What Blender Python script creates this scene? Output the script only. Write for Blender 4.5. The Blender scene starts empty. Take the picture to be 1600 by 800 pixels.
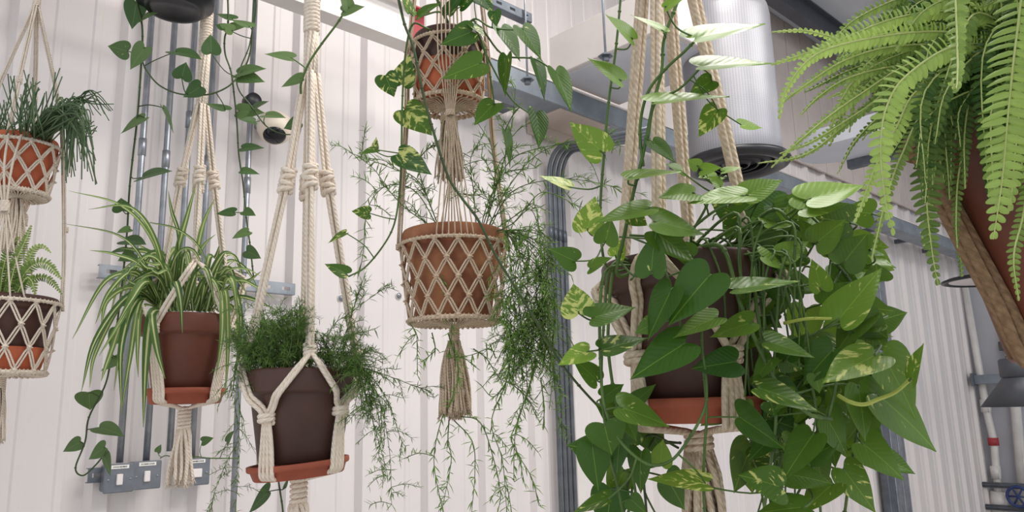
import bpy, math, random
from mathutils import Vector as V, Matrix, Quaternion
random.seed(7)
R = random.uniform
pi = math.pi
sc = bpy.context.scene
COL = sc.collection

# ------------------------------------------------------------------ camera
FPX = 1200.0
PITCH, ROLL = math.radians(11.3), 0.026
CAM = V((0, 0, 1.55))
_F = V((0, math.cos(PITCH), math.sin(PITCH)))
_R0 = V((1, 0, 0)); _U0 = V((0, -math.sin(PITCH), math.cos(PITCH)))
RT = _R0*math.cos(ROLL) - _U0*math.sin(ROLL)
UP = _U0*math.cos(ROLL) + _R0*math.sin(ROLL)
FW = _F
cd = bpy.data.cameras.new('camera'); co = bpy.data.objects.new('camera', cd); COL.objects.link(co)
cd.sensor_width = 36; cd.lens = 36*FPX/1600; cd.clip_start = .05
m = Matrix((RT, UP, -FW)).transposed().to_4x4(); m.translation = CAM
co.matrix_world = m
sc.camera = co

def P(px, py, d):
    return CAM + FW*d + RT*((px-800)/FPX*d) + UP*((400-py)/FPX*d)
def ray(px, py): return (FW + RT*((px-800)/FPX) + UP*((400-py)/FPX))

# ------------------------------------------------------------------ mesh helpers
class MB:
    def __init__(s): s.v=[]; s.f=[]; s.uv=[]; s.dat=[]
    def add(s, vs, fs, uvs=None, dat=(0,0,0)):
        o = len(s.v); s.v += [tuple(v) for v in vs]
        s.f += [tuple(i+o for i in f) for f in fs]
        s.uv += uvs if uvs else [(0,0)]*len(vs)
        s.dat += [dat]*len(vs)
    def build(s, name, mat, parent=None, smooth=True, origin=None):
        me = bpy.data.meshes.new(name)
        off = V((0,0,0)); q = parent
        while q is not None: off += q.location; q = q.parent
        own = V((0,0,0))
        if parent is None and s.v:
            if origin is not None: own = V(origin)
            else:
                n = len(s.v); own = V((sum(v[0] for v in s.v)/n, sum(v[1] for v in s.v)/n, min(v[2] for v in s.v)))
        off = off + own
        me.from_pydata([(v[0]-off.x, v[1]-off.y, v[2]-off.z) for v in s.v], [], s.f)
        ul = me.uv_layers.new(name='UVMap')
        idx = [0]*len(me.loops); me.loops.foreach_get('vertex_index', idx)
        fl = []
        for i in idx: fl += s.uv[i]
        ul.data.foreach_set('uv', fl)
        ca = me.attributes.new('leafdata', 'FLOAT_COLOR', 'POINT')
        fl = []
        for d in s.dat: fl += (d[0], d[1], d[2], 1.0)
        ca.data.foreach_set('color', fl)
        me.polygons.foreach_set('use_smooth', [smooth]*len(me.polygons))
        me.materials.append(mat)
        o = bpy.data.objects.new(name, me); COL.objects.link(o)
        if parent is not None: o.parent = parent
        o.location = own
        return o
    # shapes
    def tube(s, pts, r, n=8, r2=None, caps=True, dat=(0,0,0), rfun=None):
        pts = [V(p) for p in pts]; N = len(pts)
        if N < 2: return
        t = (pts[1]-pts[0]).normalized()
        a = V((0,0,1)) if abs(t.z) < .9 else V((1,0,0))
        nrm = t.cross(a).normalized()
        vs=[]; uvs=[]; L=0
        for i,p in enumerate(pts):
            t2 = (pts[min(i+1,N-1)]-pts[max(i-1,0)])
            if t2.length < 1e-9: t2 = t.copy()
            t2.normalize()
            q = t.rotation_difference(t2); nrm = q @ nrm; t = t2
            nrm = (nrm - t*nrm.dot(t)).normalized(); b = t.cross(nrm)
            if i: L += (p-pts[i-1]).length
            k = i/(N-1)
            rr = r if r2 is None else r+(r2-r)*k
            if rfun: rr = r*rfun(k)
            for j in range(n+1):
                an = 2*pi*j/n
                vs.append(p + (nrm*math.cos(an)+b*math.sin(an))*rr); uvs.append((j/n, L/max(r,1e-5)))
        fs=[]
        for i in range(N-1):
            for j in range(n):
                k=i*(n+1)+j; fs.append((k,k+1,k+n+2,k+n+1))
        if caps:
            fs.append(tuple(range(n-1,-1,-1))); b0=(N-1)*(n+1); fs.append(tuple(b0+j for j in range(n)))
        s.add(vs, fs, uvs, dat)
    def box(s, c, ax, ay, az, bev=0):
        """c centre, ax/ay/az half-extent vectors; chamfered along every edge by bev (metres)"""
        c=V(c); ax=V(ax); ay=V(ay); az=V(az)
        if bev <= 0:
            vs=[c+ax*i+ay*j+az*k for i in(-1,1) for j in(-1,1) for k in(-1,1)]
            fs=[(0,1,3,2),(4,6,7,5),(0,4,5,1),(2,3,7,6),(0,2,6,4),(1,5,7,3)]
            s.add(vs,fs,[(0,0)]*8); return
        A=[ax,ay,az]; l=[a.length for a in A]
        vs=[]; idx={}
        for i in(-1,1):
            for j in(-1,1):
                for k in(-1,1):
                    sg=(i,j,k)
                    for d in range(3):
                        p=c.copy()
                        for e in range(3):
                            f = 1 if e==d else 1-bev/l[e]
                            p += A[e]*(sg[e]*f)
                        idx[(sg,d)]=len(vs); vs.append(p)
        fs=[]
        for d in range(3):
            e,g=[x for x in range(3) if x!=d]
            for sd in(-1,1):
                q=[]
                for (a,b) in((-1,-1),(1,-1),(1,1),(-1,1)):
                    sg=[0,0,0]; sg[d]=sd; sg[e]=a; sg[g]=b; q.append(idx[(tuple(sg),d)])
                fs.append(tuple(q))
        for d in range(3):
            e,g=[x for x in range(3) if x!=d]
            for a in(-1,1):
                for b in(-1,1):
                    q=[]
                    for (sd,f) in((-1,e),(1,e),(1,g),(-1,g)):
                        sg=[0,0,0]; sg[d]=sd; sg[e]=a; sg[g]=b; q.append(idx[(tuple(sg),f)])
                    fs.append(tuple(q))
        for i in(-1,1):
            for j in(-1,1):
                for k in(-1,1): fs.append(tuple(idx[((i,j,k),d)] for d in range(3)))
        s.add(vs,fs,[(0,0)]*len(vs))
    def lathe(s, prof, c, n=48, axis=V((0,0,1)), close=False):
        """prof [(r,h)] about point c along axis"""
        c=V(c); axis=V(axis).normalized()
        x = axis.cross(V((0,1,0))) if abs(axis.y)<.9 else axis.cross(V((1,0,0)))
        x.normalize(); y=axis.cross(x)
        vs=[];uvs=[]
        for i,(r,h) in enumerate(prof):
            for j in range(n+1):
                a=2*pi*j/n
                vs.append(c+axis*h+(x*math.cos(a)+y*math.sin(a))*r); uvs.append((j/n,i/max(1,len(prof)-1)))
        fs=[]
        for i in range(len(prof)-1):
            for j in range(n):
                k=i*(n+1)+j; fs.append((k,k+1,k+n+2,k+n+1))
        s.add(vs,fs,uvs)
    def blob(s, c, rx, ry, rz, ax=None, n=8, m_=6):
        ax = ax or (V((1,0,0)),V((0,1,0)),V((0,0,1)))
        vs=[];uvs=[]
        for i in range(m_+1):
            th=pi*i/m_
            for j in range(n+1):
                a=2*pi*j/n
                vs.append(V(c)+ax[0]*(rx*math.sin(th)*math.cos(a))+ax[1]*(ry*math.sin(th)*math.sin(a))+ax[2]*(rz*math.cos(th))); uvs.append((j/n,i/m_*4))
        fs=[]
        for i in range(m_):
            for j in range(n):
                k=i*(n+1)+j; fs.append((k,k+n+1,k+n+2,k+1))
        s.add(vs,fs,uvs)

def crom(pts, sub=6):
    pts=[V(p) for p in pts]
    if len(pts)<3:
        return [pts[0].lerp(pts[-1],i/sub) for i in range(sub+1)]
    out=[]
    q=[pts[0]*2-pts[1]]+pts+[pts[-1]*2-pts[-2]]
    for i in range(1,len(q)-2):
        p0,p1,p2,p3=q[i-1],q[i],q[i+1],q[i+2]
        for k in range(sub):
            t=k/sub
            out.append(.5*((2*p1)+(p2-p0)*t+(2*p0-5*p1+4*p2-p3)*t*t+(3*p1-p0-3*p2+p3)*t**3))
    out.append(pts[-1]); return out
def pxline(L, d, sub=6):
    """pixel polyline [(x,y[,depth])] -> smooth 3-D line"""
    return crom([P(p[0],p[1],p[2] if len(p)>2 else d) for p in L], sub)

def tag(o, label=None, cat=None, group=None, kind=None):
    if label: o['label']=label
    if cat: o['category']=cat
    if group: o['group']=group
    if kind: o['kind']=kind
    return o
def thing(name, label, cat, loc, group=None):
    o=bpy.data.objects.new(name,None); COL.objects.link(o); o.location=loc; o.empty_display_size=.05
    return tag(o,label,cat,group)

# ------------------------------------------------------------------ materials
def lin(c):
    return tuple(((x/12.92) if x<=.04045 else ((x+.055)/1.055)**2.4) for x in c)
def rgb(r,g,b): return lin((r/255,g/255,b/255))
class NT:
    def __init__(s,name):
        s.m=bpy.data.materials.new(name); s.m.use_nodes=True; s.t=s.m.node_tree; s.t.nodes.clear()
        s.out=s.n('ShaderNodeOutputMaterial'); s.b=s.n('ShaderNodeBsdfPrincipled'); s.l(s.b.outputs[0],s.out.inputs[0])
    def n(s,t,**k):
        x=s.t.nodes.new(t)
        for a,b in k.items(): setattr(x,a,b)
        return x
    def l(s,a,b): s.t.links.new(a,b)
    def math(s,op,a,b=None,c=None):
        x=s.n('ShaderNodeMath',operation=op)
        for i,q in enumerate((a,b,c)):
            if q is None: continue
            if hasattr(q,'links'): s.l(q,x.inputs[i])
            else: x.inputs[i].default_value=q
        return x.outputs[0]
    def mix(s,f,a,b):
        x=s.n('ShaderNodeMix',data_type='RGBA')
        for i,q in ((0,f),(6,a),(7,b)):
            if hasattr(q,'links'): s.l(q,x.inputs[i])
            else: x.inputs[i].default_value = q if i==0 else (*q,1)
        return x.outputs[2]
    def noise(s,scale,detail=3,vec=None,rough=.55):
        x=s.n('ShaderNodeTexNoise'); x.inputs['Scale'].default_value=scale; x.inputs['Detail'].default_value=detail; x.inputs['Roughness'].default_value=rough
        if vec is None:
            tc=s.n('ShaderNodeTexCoord'); vec=tc.outputs['Object']
        s.l(vec,x.inputs['Vector']); return x.outputs[0]
    def ramp(s,f,lo,hi):
        x=s.n('ShaderNodeMapRange'); s.l(f,x.inputs[0]); x.inputs[1].default_value=lo; x.inputs[2].default_value=hi; return x.outputs[0]
    def bump(s,h,st=.3,dist=.002):
        x=s.n('ShaderNodeBump'); x.inputs['Strength'].default_value=st; x.inputs['Distance'].default_value=dist
        s.l(h,x.inputs['Height']); s.l(x.outputs[0],s.b.inputs['Normal']); return x
    def set(s,col=None,rough=.5,metal=0,spec=.5):
        if col is not None:
            if hasattr(col,'links'): s.l(col,s.b.inputs['Base Color'])
            else: s.b.inputs['Base Color'].default_value=(*col,1)
        if hasattr(rough,'links'): s.l(rough,s.b.inputs['Roughness'])
        else: s.b.inputs['Roughness'].default_value=rough
        s.b.inputs['Metallic'].default_value=metal; s.b.inputs['Specular IOR Level'].default_value=spec
        return s.m
def simple(name,c1,c2=None,rough=.5,metal=0,scale=8,bump=0,bscale=60,spec=.5):
    t=NT(name)
    col=c1
    if c2 is not None: col=t.mix(t.ramp(t.noise(scale,4),.35,.65),c1,c2)
    if bump: t.bump(t.noise(bscale,3),bump,.002)
    return t.set(col,rough,metal,spec)
def rope_mat(name,c1,c2,rough=.9):
    t=NT(name)
    tc=t.n('ShaderNodeTexCoord'); sp=t.n('ShaderNodeSeparateXYZ'); t.l(tc.outputs['UV'],sp.inputs[0])
    ph=t.math('ADD',t.math('MULTIPLY',sp.outputs[0],3.0),t.math('MULTIPLY',sp.outputs[1],.42))
    sn=t.math('SINE',t.math('MULTIPLY',ph,2*pi))
    nz=t.noise(90,3)
    f=t.ramp(nz,.3,.7)
    col=t.mix(f,c1,c2)
    dk=tuple(x*.80 for x in c2)
    col=t.mix(t.math('MULTIPLY',t.ramp(sn,-.55,-1.0),.38),col,dk)
    t.bump(t.math('ADD',sn,t.math('MULTIPLY',t.noise(420,2),1.4)),.55,.0012)
    return t.set(col,rough,0,.15)
def leaf_mat(name,dark,bright,varc,trans=.28,rough=.36,rib=None,stripes=False):
    t=NT(name)
    at=t.n('ShaderNodeAttribute',attribute_name='leafdata'); s3=t.n('ShaderNodeSeparateColor'); t.l(at.outputs['Color'],s3.inputs[0])
    rnd,var,tint=s3.outputs[0],s3.outputs[1],s3.outputs[2]
    tc=t.n('ShaderNodeTexCoord'); sp=t.n('ShaderNodeSeparateXYZ'); t.l(tc.outputs['UV'],sp.inputs[0])
    u=t.math('ABSOLUTE',t.math('SUBTRACT',sp.outputs[0],.5)); v=sp.outputs[1]
    col=t.mix(tint,dark,bright)
    cx=t.n('ShaderNodeCombineXYZ')
    t.l(t.math('MULTIPLY_ADD',rnd,31.,t.math('MULTIPLY',sp.outputs[0],3.2)),cx.inputs[0])
    # patches streak outwards-forwards along the side veins
    t.l(t.math('MULTIPLY_ADD',rnd,17.,t.math('MULTIPLY',t.math('SUBTRACT',v,t.math('MULTIPLY',u,.8)),5.0)),cx.inputs[1])
    t.l(t.math('MULTIPLY',rnd,50.),cx.inputs[2])
    nz=t.noise(1.0,4,cx.outputs[0],.62)
    if not stripes:
        th=t.math('SUBTRACT',.74,t.math('MULTIPLY',var,.36))
        k=t.math('MULTIPLY',t.math('SUBTRACT',nz,th),14.0)
        k=t.n('ShaderNodeClamp').inputs[0] if False else t.math('MINIMUM',t.math('MAXIMUM',k,0.),.85)
        col=t.mix(k,col,varc)
        # slightly paler midrib
        rb=t.math('MULTIPLY',t.ramp(u,.016,.006),.25)
        col=t.mix(rb,col,tuple(min(1,x*1.6+.02) for x in bright))
        vein=t.math('SINE',t.math('MULTIPLY',t.math('SUBTRACT',v,t.math('MULTIPLY',u,.8)),52.))
        t.bump(vein,.12,.001)
    else:
        col=t.mix(t.ramp(u,.15,.08),col,varc)
    t.set(col,rough,0,.34)
    tr=t.n('ShaderNodeBsdfTranslucent'); hs=t.n('ShaderNodeHueSaturation'); hs.inputs['Value'].default_value=1.5; hs.inputs['Hue'].default_value=.485
    t.l(col,hs.inputs['Color']); t.l(hs.outputs[0],tr.inputs[0])
    mx=t.n('ShaderNodeMixShader'); mx.inputs[0].default_value=trans
    t.l(t.b.outputs[0],mx.inputs[1]); t.l(tr.outputs[0],mx.inputs[2]); t.l(mx.outputs[0],t.out.inputs[0])
    return t.m

M={}
M['wall']=simple('painted_sheet_wall',rgb(226,219,217),rgb(220,213,212),.45,0,1.5)
M['endwall']=simple('painted_end_wall',rgb(186,186,192),rgb(178,178,185),.6,0,1.5)
M['ceil']=simple('ceiling_deck',rgb(226,229,235),rgb(216,219,226),.5,0,2)
M['purlin']=simple('dark_purlin',rgb(92,94,102),rgb(82,84,92),.5,.2,4)
M['floor']=simple('concrete_floor',rgb(196,192,186),rgb(180,176,170),.7,0,3)
M['clad']=simple('pinkish_board',rgb(208,196,190),rgb(196,184,178),.6,0,3)
M['galv']=simple('galvanised_steel',rgb(168,172,178),rgb(140,145,152),.38,.75,14,.08,80)
M['galvdark']=simple('weathered_galvanised',rgb(120,126,134),rgb(98,104,112),.45,.6,10,.08,60)
M['trunk']=simple('grey_trunking_steel',rgb(150,158,166),rgb(128,136,145),.45,.45,6,.05,40)
M['white']=simple('white_painted_metal',rgb(228,222,218),rgb(216,210,206),.5,0,3,.05,50)
M['whiteduct']=simple('white_duct_facing',rgb(216,210,206),rgb(206,200,197),.6,0,3,.05,30)
M['ductgrey']=simple('grey_duct_underside',rgb(208,211,219),rgb(198,201,210),.55,.1,3)
M['cream']=simple('cream_camera_plastic',rgb(236,222,204),None,.4)
M['tan']=simple('beige_painted_plate',rgb(196,182,172),rgb(184,170,160),.55,0,5)
M['red']=simple('red_oxide_paint',rgb(178,60,66),rgb(160,52,58),.6,0,9)
M['black']=simple('black_plastic',rgb(26,27,31),rgb(34,35,40),.35,0,10)
M['glassblack']=simple('smoked_dome',rgb(12,15,20),None,.06)
M['switchgrey']=simple('grey_switch_plate',rgb(126,130,138),rgb(114,118,126),.45,.35,25,.1,200)
M['switchwhite']=simple('white_rocker',rgb(238,230,228),None,.35)
M['paper']=simple('white_label_tape',rgb(240,238,232),None,.6)
M['ink']=simple('black_ink',rgb(40,40,44),None,.7)
M['pvc']=simple('white_pvc_pipe',rgb(224,220,216),rgb(210,206,202),.4,0,6)
M['shade']=simple('charcoal_lamp_shade',rgb(74,76,82),rgb(64,66,72),.45,.2,6)
M['blue']=simple('blue_valve_paint',rgb(44,60,110),None,.5)
M['brownpot']=simple('dark_brown_pot',rgb(84,52,42),rgb(70,43,36),.55,0,7,.12,120)
M['choc']=simple('chocolate_pot',rgb(80,51,42),rgb(66,42,35),.5,0,7,.12,120)
M['redbrown']=simple('red_brown_pot',rgb(118,64,46),rgb(96,51,38),.5,0,6,.12,120)
M['terra']=simple('terracotta',rgb(202,110,74),rgb(184,94,62),.8,0,9,.15,150)
M['saucer']=simple('terracotta_saucer',rgb(166,84,58),rgb(148,72,50),.65,0,9,.12,150)
M['aged']=simple('aged_terracotta',rgb(184,126,88),rgb(128,76,54),.85,0,13,.2,120)
M['soil']=simple('potting_soil',rgb(62,44,32),rgb(36,26,20),.95,0,60,.6,200)
M['rope']=rope_mat('cream_cotton_rope',rgb(246,233,218),rgb(234,218,200))
M['ropetan']=rope_mat('tan_cotton_cord',rgb(226,204,180),rgb(212,188,162))
M['ropeold']=rope_mat('weathered_rope',rgb(232,216,194),rgb(206,184,158))
M['ropebrown']=rope_mat('brown_hemp_rope',rgb(158,128,100),rgb(124,98,74))
M['pothos']=leaf_mat('pothos_leaf',rgb(42,84,27),rgb(134,170,62),rgb(214,220,132),.25,.36)
M['pothosl']=leaf_mat('hanging_pothos_leaf',rgb(50,84,44),rgb(124,150,92),rgb(190,204,140),.22,.48)
M['vine']=simple('pothos_stem',rgb(92,122,56),rgb(66,92,42),.5,0,20)
M['vinedark']=simple('dark_pothos_stem',rgb(68,88,44),rgb(54,68,36),.5,0,20)
M['vineyellow']=simple('yellow_green_petiole',rgb(186,196,98),rgb(168,182,84),.45,0,20)
M['spider']=leaf_mat('spider_plant_blade',rgb(66,98,48),rgb(126,156,86),rgb(206,212,150),.25,.4,stripes=True)
M['fern']=leaf_mat('fern_pinna',rgb(54,90,34),rgb(176,204,112),rgb(190,190,100),.34,.5)
M['fernstem']=simple('fern_rachis',rgb(198,208,138),rgb(176,188,112),.6,0,20)
M['asp']=leaf_mat('asparagus_needle',rgb(52,86,38),rgb(140,178,84),rgb(180,170,80),.2,.5)
M['aspstem']=simple('asparagus_stem',rgb(104,124,76),rgb(80,96,58),.6,0,20)
M['rhip']=simple('rhipsalis_stem',rgb(66,92,58),rgb(86,108,70),.5,0,30)
M['woody']=simple('woody_stem',rgb(110,88,70),rgb(92,72,58),.7,0,30)
# insulated duct: foil with a fine woven grid
t=NT('insulation_foil'); tc=t.n('ShaderNodeTexCoord'); sp=t.n('ShaderNodeSeparateXYZ'); t.l(tc.outputs['UV'],sp.inputs[0])
gx=t.math('SINE',t.math('MULTIPLY',sp.outputs[0],2*pi*105)); gy=t.math('SINE',t.math('MULTIPLY',sp.outputs[1],2*pi*120))
g=t.math('MAXIMUM',gx,gy)
col=t.mix(t.ramp(t.noise(3,3),.3,.7),rgb(168,167,171),rgb(150,150,156))
col=t.mix(t.math('MULTIPLY',t.ramp(g,.3,-.5),.6),col,rgb(112,111,116)); t.bump(t.noise(11,3),.12,.004); M['foil']=t.set(col,.45,.35)

# ------------------------------------------------------------------ room frame
ang=math.radians(46.1)
E=V((math.sin(ang),math.cos(ang),0)); N=V((math.cos(ang),-math.sin(ang),0)); Z=V((0,0,1))
A0=P(200,720,2.5); A0=V((A0.x,A0.y,0))
CEIL=4.7
def W(s,h,o=0): return A0+E*s+N*o+Z*h
def hit(px,py,o=0):
    d=ray(px,py); k=((A0+N*o)-CAM).dot(N)/d.dot(N); p=CAM+d*k
    return (p-A0).dot(E), p.z
def corner_s(): return hit(1512,520)[0]
S1=corner_s(); S0=-2.2
# long sheet-steel wall with trapezoid ribs
mb=MB(); per=.327
sph=hit(571,420)[0]
prof=[]
k0=int((S0-sph)/per)-1; k1=int((S1-sph)/per)+1
for k in range(k0,k1+1):
    c=sph+k*per
    for ds,dz in((-.040,0),(-.022,.030),(.022,.030),(.040,0),(.085,0),(.092,.004),(.110,.004),(.117,0),(.200,0),(.207,.004),(.225,.004),(.232,0)):
        s_=c+ds
        if S0<=s_<=S1: prof.append((s_,dz))
prof=[(S0,0)]+prof+[(S1,0)]
hs=[0,1.2,2.4,3.6,CEIL]
vs=[W(s_,h,dz) for s_,dz in prof for h in hs]; n=len(hs)
fs=[(i*n+j,i*n+n+j,i*n+n+j+1,i*n+j+1) for i in range(len(prof)-1) for j in range(n-1)]
mb.add(vs,fs)
wl=mb.build('wall_left',M['wall'],smooth=False); tag(wl,'long white ribbed sheet steel wall behind the hanging plants',kind='structure')
# end wall
mb=MB(); mb.box(W(S1+.05,CEIL/2,3.0),E*.05,N*3.2,Z*(CEIL/2)); tag(mb.build('wall_right',M['endwall'],smooth=False),'grey end wall behind the drain pipes',kind='structure')
# floor + ceiling
mb=MB(); c=W((S0+S1)/2,0,2.8); mb.box(c-Z*.05,E*((S1-S0)/2),N*3.2,Z*.05); tag(mb.build('floor',M['floor'],smooth=False),'grey concrete floor',kind='structure')
mb=MB(); c=W((S0+S1)/2,CEIL+.05,2.8); mb.box(c,E*((S1-S0)/2),N*3.2,Z*.05); tag(mb.build('ceiling',M['ceil'],smooth=False),'pale grey metal ceiling deck',kind='structure')
for i,o in enumerate((.32,.95,1.6,2.3,3.0)):
    mb=MB()
    c=W((S0+S1)/2,CEIL-.10,o)
    mb.box(c,E*((S1-S0)/2-.02),N*.012,Z*.10); mb.box(c-Z*.10,E*((S1-S0)/2-.02),N*.05,Z*.006); mb.box(c+Z*.09,E*((S1-S0)/2-.02),N*.05,Z*.006)
    tag(mb.build('trim_%d'%(i+1),M['purlin'],smooth=False),'dark steel purlin under the ceiling',kind='structure')
# boarded cladding on the upper wall (right)
sa,_=hit(1120,150); _,za=hit(1262,266); sb=S1-.02
mb=MB(); s_=sa; wb=.27
while s_<sb:
    e_=min(sb,s_+wb-.012); mb.box(W((s_+e_)/2,(za+CEIL)/2,.05),E*((e_-s_)/2),N*.012,Z*((CEIL-za)/2-.005),.004); s_+=wb
tag(mb.build('trim_6',M['clad'],smooth=False),'pinkish boarded cladding on the upper wall',kind='structure')

# ------------------------------------------------------------------ services on the wall
def conduit(px,py,y0,y1,label,r=.0105,mat='galv',o=.070,group='galvanised conduits above the switches'):
    s,_=hit(px,py,o)
    # height where it leaves the frame at y0 / ends at y1
    def zz(y):
        p=W(s,0,o); return zat(p,y)
    z0=zz(y0); z1=zz(y1)
    t=thing('conduit',label,'conduit',W(s,z1,o),group)
    mb=MB(); mb.tube([W(s,z1,o),W(s,(z0+z1)/2,o),W(s,z0,o)],r,12); mb.build('pipe',M[mat],t)
    mb=MB(); zc=z1+(z0-z1)*R(.55,.7); mb.tube([W(s,zc-.03,o),W(s,zc+.03,o)],r*1.25,12); mb.build('coupling',M[mat],t)
    return s,z0,z1,t
def zat(p,y):
    """height on the vertical line through p that appears at image row y"""
    q=V((p.x,p.y,0))-CAM
    a0=q.dot(UP); d0=q.dot(FW); a1=UP.z; d1=FW.z; k=(400-y)/FPX
    return (k*d0-a0)/(a1-k*d1)
CS=[]
CS.append(conduit(213,360,-60,723,'galvanised conduit running down to the first switch from the left'))
CS.append(conduit(252,360,-60,720,'galvanised conduit running down to the second switch from the left'))
CS.append(conduit(287,340,-60,705,'galvanised conduit passing behind the left strands of the spider plant hanger'))
CS.append(conduit(319,360,-60,716,'galvanised conduit running down to the switch right of the tassel'))
CS.append(conduit(385,320,-60,1000,'galvanised conduit right of the switches, with a round black box',group='galvanised conduits above the switches'))
# round conduit box on the last one
s5=CS[4][0]; zb=zat(W(s5,0,.070),160)
t=CS[4][3]; mb=MB(); mb.lathe([(0,.03),(.026,.03),(.030,.026),(.030,-.018),(.026,-.022),(0,-.022)],W(s5,zb,.075),20,N); mb.build('round_box',M['black'],t)
for cs in CS:
    mb=MB(); s,z0,z1,t=cs
    zz=zat(W(s,0,.02),428)
    if z1<zz: 
        mb.tube([W(s-.022,zz,.056)]+[W(s+.0145*math.cos(a),zz,.070+.0145*math.sin(a)) for a in [pi-i*pi/8 for i in range(9)]]+[W(s+.022,zz,.056)],.0045,8); mb.build('saddle_clip',M['galv'],t)
# slotted strut channel
def strut(name,label,pa,pb,o,hh,w=.021,mat='galv',slots=True):
    (sa,za),(sb,zb)=hit(*pa,o),hit(*pb,o); z=(za+zb)/2
    t=thing(name,label,'strut channel',W(sa,z,o))
    mb=MB(); L=(sb-sa)
    # web towards the room built from strips around the slots
    nsl=max(1,int(L/.075)); x=sa
    pitch=L/nsl; sl=.032; shh=.0065
    if slots:
        mb.box(W((sa+sb)/2,z+(hh+shh)/2,o),E*(L/2),N*.0012,Z*((hh-shh)/2)); mb.box(W((sa+sb)/2,z-(hh+shh)/2,o),E*(L/2),N*.0012,Z*((hh-shh)/2))
        for i in range(nsl+1):
            xa=sa if i==0 else sa+pitch*(i-.5)+sl/2; xb=sb if i==nsl else sa+pitch*(i+.5)-sl/2
            if xb>xa: mb.box(W((xa+xb)/2,z,o),E*((xb-xa)/2),N*.0012,Z*shh)
    else: mb.box(W((sa+sb)/2,z,o),E*(L/2),N*.0012,Z*hh)
    mb.build('web',M[mat],t,smooth=False)
    for sg in(1,-1):
        mb=MB(); mb.box(W((sa+sb)/2,z+sg*hh,o-w),E*(L/2),N*w,Z*.0012); mb.build('flange',M[mat],t,smooth=False)
    return t
strut('strut_channel','slotted galvanised strut crossing the conduits behind the spider plant',(155,416),(461,458),.054,.021,.011)
strut('strut_channel','short end of dark strut at the left of the switches',(137,744),(168,741),.054,.021,.011,'galvdark')
# switches
def switch(px,py,label,tone=0,o=.088):
    s,z=hit(px,py,o); t=thing('wall_switch',label,'light switch',W(s,z-.044,o-.05),'metal clad light switches')
    mb=MB(); mb.box(W(s,z,o-.028),E*.041,N*.024,Z*.041,.005); mb.build('back_box',M['switchgrey'],t,smooth=False)
    mb=MB(); mb.box(W(s,z,o),E*.044,N*.004,Z*.044,.003)
    mb.build('face_plate',M['switchgrey'],t,smooth=False)
    mb=MB(); hw=.009 if tone==0 else .016
    mb.box(W(s,z-.004,o+.006),E*hw,N*.004,Z*.0165 if tone==0 else Z*.014,.002); mb.build('rocker',M['switchwhite'],t,smooth=False)
    lb=MB(); lb.box(W(s,z+.034,o+.0045),E*.026,N*.0008,Z*.0055); l_=lb.build('label_strip',M['paper'],t,smooth=False); l_['label']='white printed label strip'
    mk=MB(); x=s-.020
    for i in range(9):
        ww=R(.0010,.0019); mk.box(W(x+ww,z+.034,o+.0056),E*ww,N*.0003,Z*R(.0014,.0022)); x+=.0046
    mk.build('lettering',M['ink'],l_,smooth=False)
    for sg in(-1,1):
        mb=MB(); mb.lathe([(0,.002),(.003,.0015),(.0038,0)],W(s+sg*.032,z-.004,o+.004),10,N); mb.build('screw',M['galv'],t)
switch(186,747,'grey metal light switch with white rocker, leftmost of the three')
switch(229,742,'grey metal light switch with white rocker directly left of the cream tassel')
switch(307,737,'grey metal light switch with wide rocker, right of the cream tassel',1)
# CCTV dome
s,z=hit(431,208,.12)
t=thing('security_camera','white dome security camera with black lens bubble on the wall','security camera',W(s,z-.05,.02))
mb=MB(); mb.box(W(s+.008,z+.058,.06),E*.042,N*.06,Z*.014,.004); mb.build('bracket',M['galv'],t,smooth=False)
tc_=(CAM-W(s,z,.11)); tc_.z=0; tc_.normalize(); dn=(Z*-.86+tc_*.5).normalized(); c=W(s,z+.030,.11)
mb=MB(); mb.lathe([(0,-.018),(.062,-.018),(.068,-.008),(.066,.018),(.058,.040),(.047,.052),(.040,.054)],c,36,dn); mb.build('housing',M['cream'],t)
mb=MB(); mb.lathe([(.043*math.cos(a),.050+.024*math.sin(a)) for a in [i*pi/16 for i in range(9)]],c,30,dn); mb.build('dome',M['glassblack'],t)
# white roof beam with red end
def beam(pa,pb,o,hh,fl,mat):
    (sa,za),(sb,zb)=hit(*pa,o),hit(*pb,o); return sa,sb,zb
sb,zlow=hit(640,76,.42); sa=sb-2.6
t=thing('steel_beam','white painted steel beam with red end along the top of the wall','steel beam',W((sa+sb)/2,zlow,.42))
mb=MB(); L=(sb-sa)/2; c=W(sa+L,zlow+.085,.42)
mb.box(c,E*L,N*.004,Z*.085); mb.box(c-Z*.083,E*L,N*.04,Z*.003); mb.box(c+Z*.083,E*L,N*.04,Z*.003); mb.build('beam_body',M['white'],t,smooth=False)
mb=MB(); mb.box(W(sb+.035,zlow+.085,.42),E*.035,N*.0045,Z*.0855); mb.box(W(sb+.035,zlow+.002,.42),E*.035,N*.042,Z*.0035); mb.box(W(sb+.035,zlow+.168,.42),E*.035,N*.042,Z*.0035); mb.build('beam_end',M['red'],t,smooth=False)
mb=MB()
x=sa+.1
for i in range(30):
    mb.blob(W(x,zlow+.020+R(-.004,.004),.4255),.004,.004,.003,None,6,4); x+=(sb-sa-.2)/29
mb.build('rivet_row',M['galvdark'],t)
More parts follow.
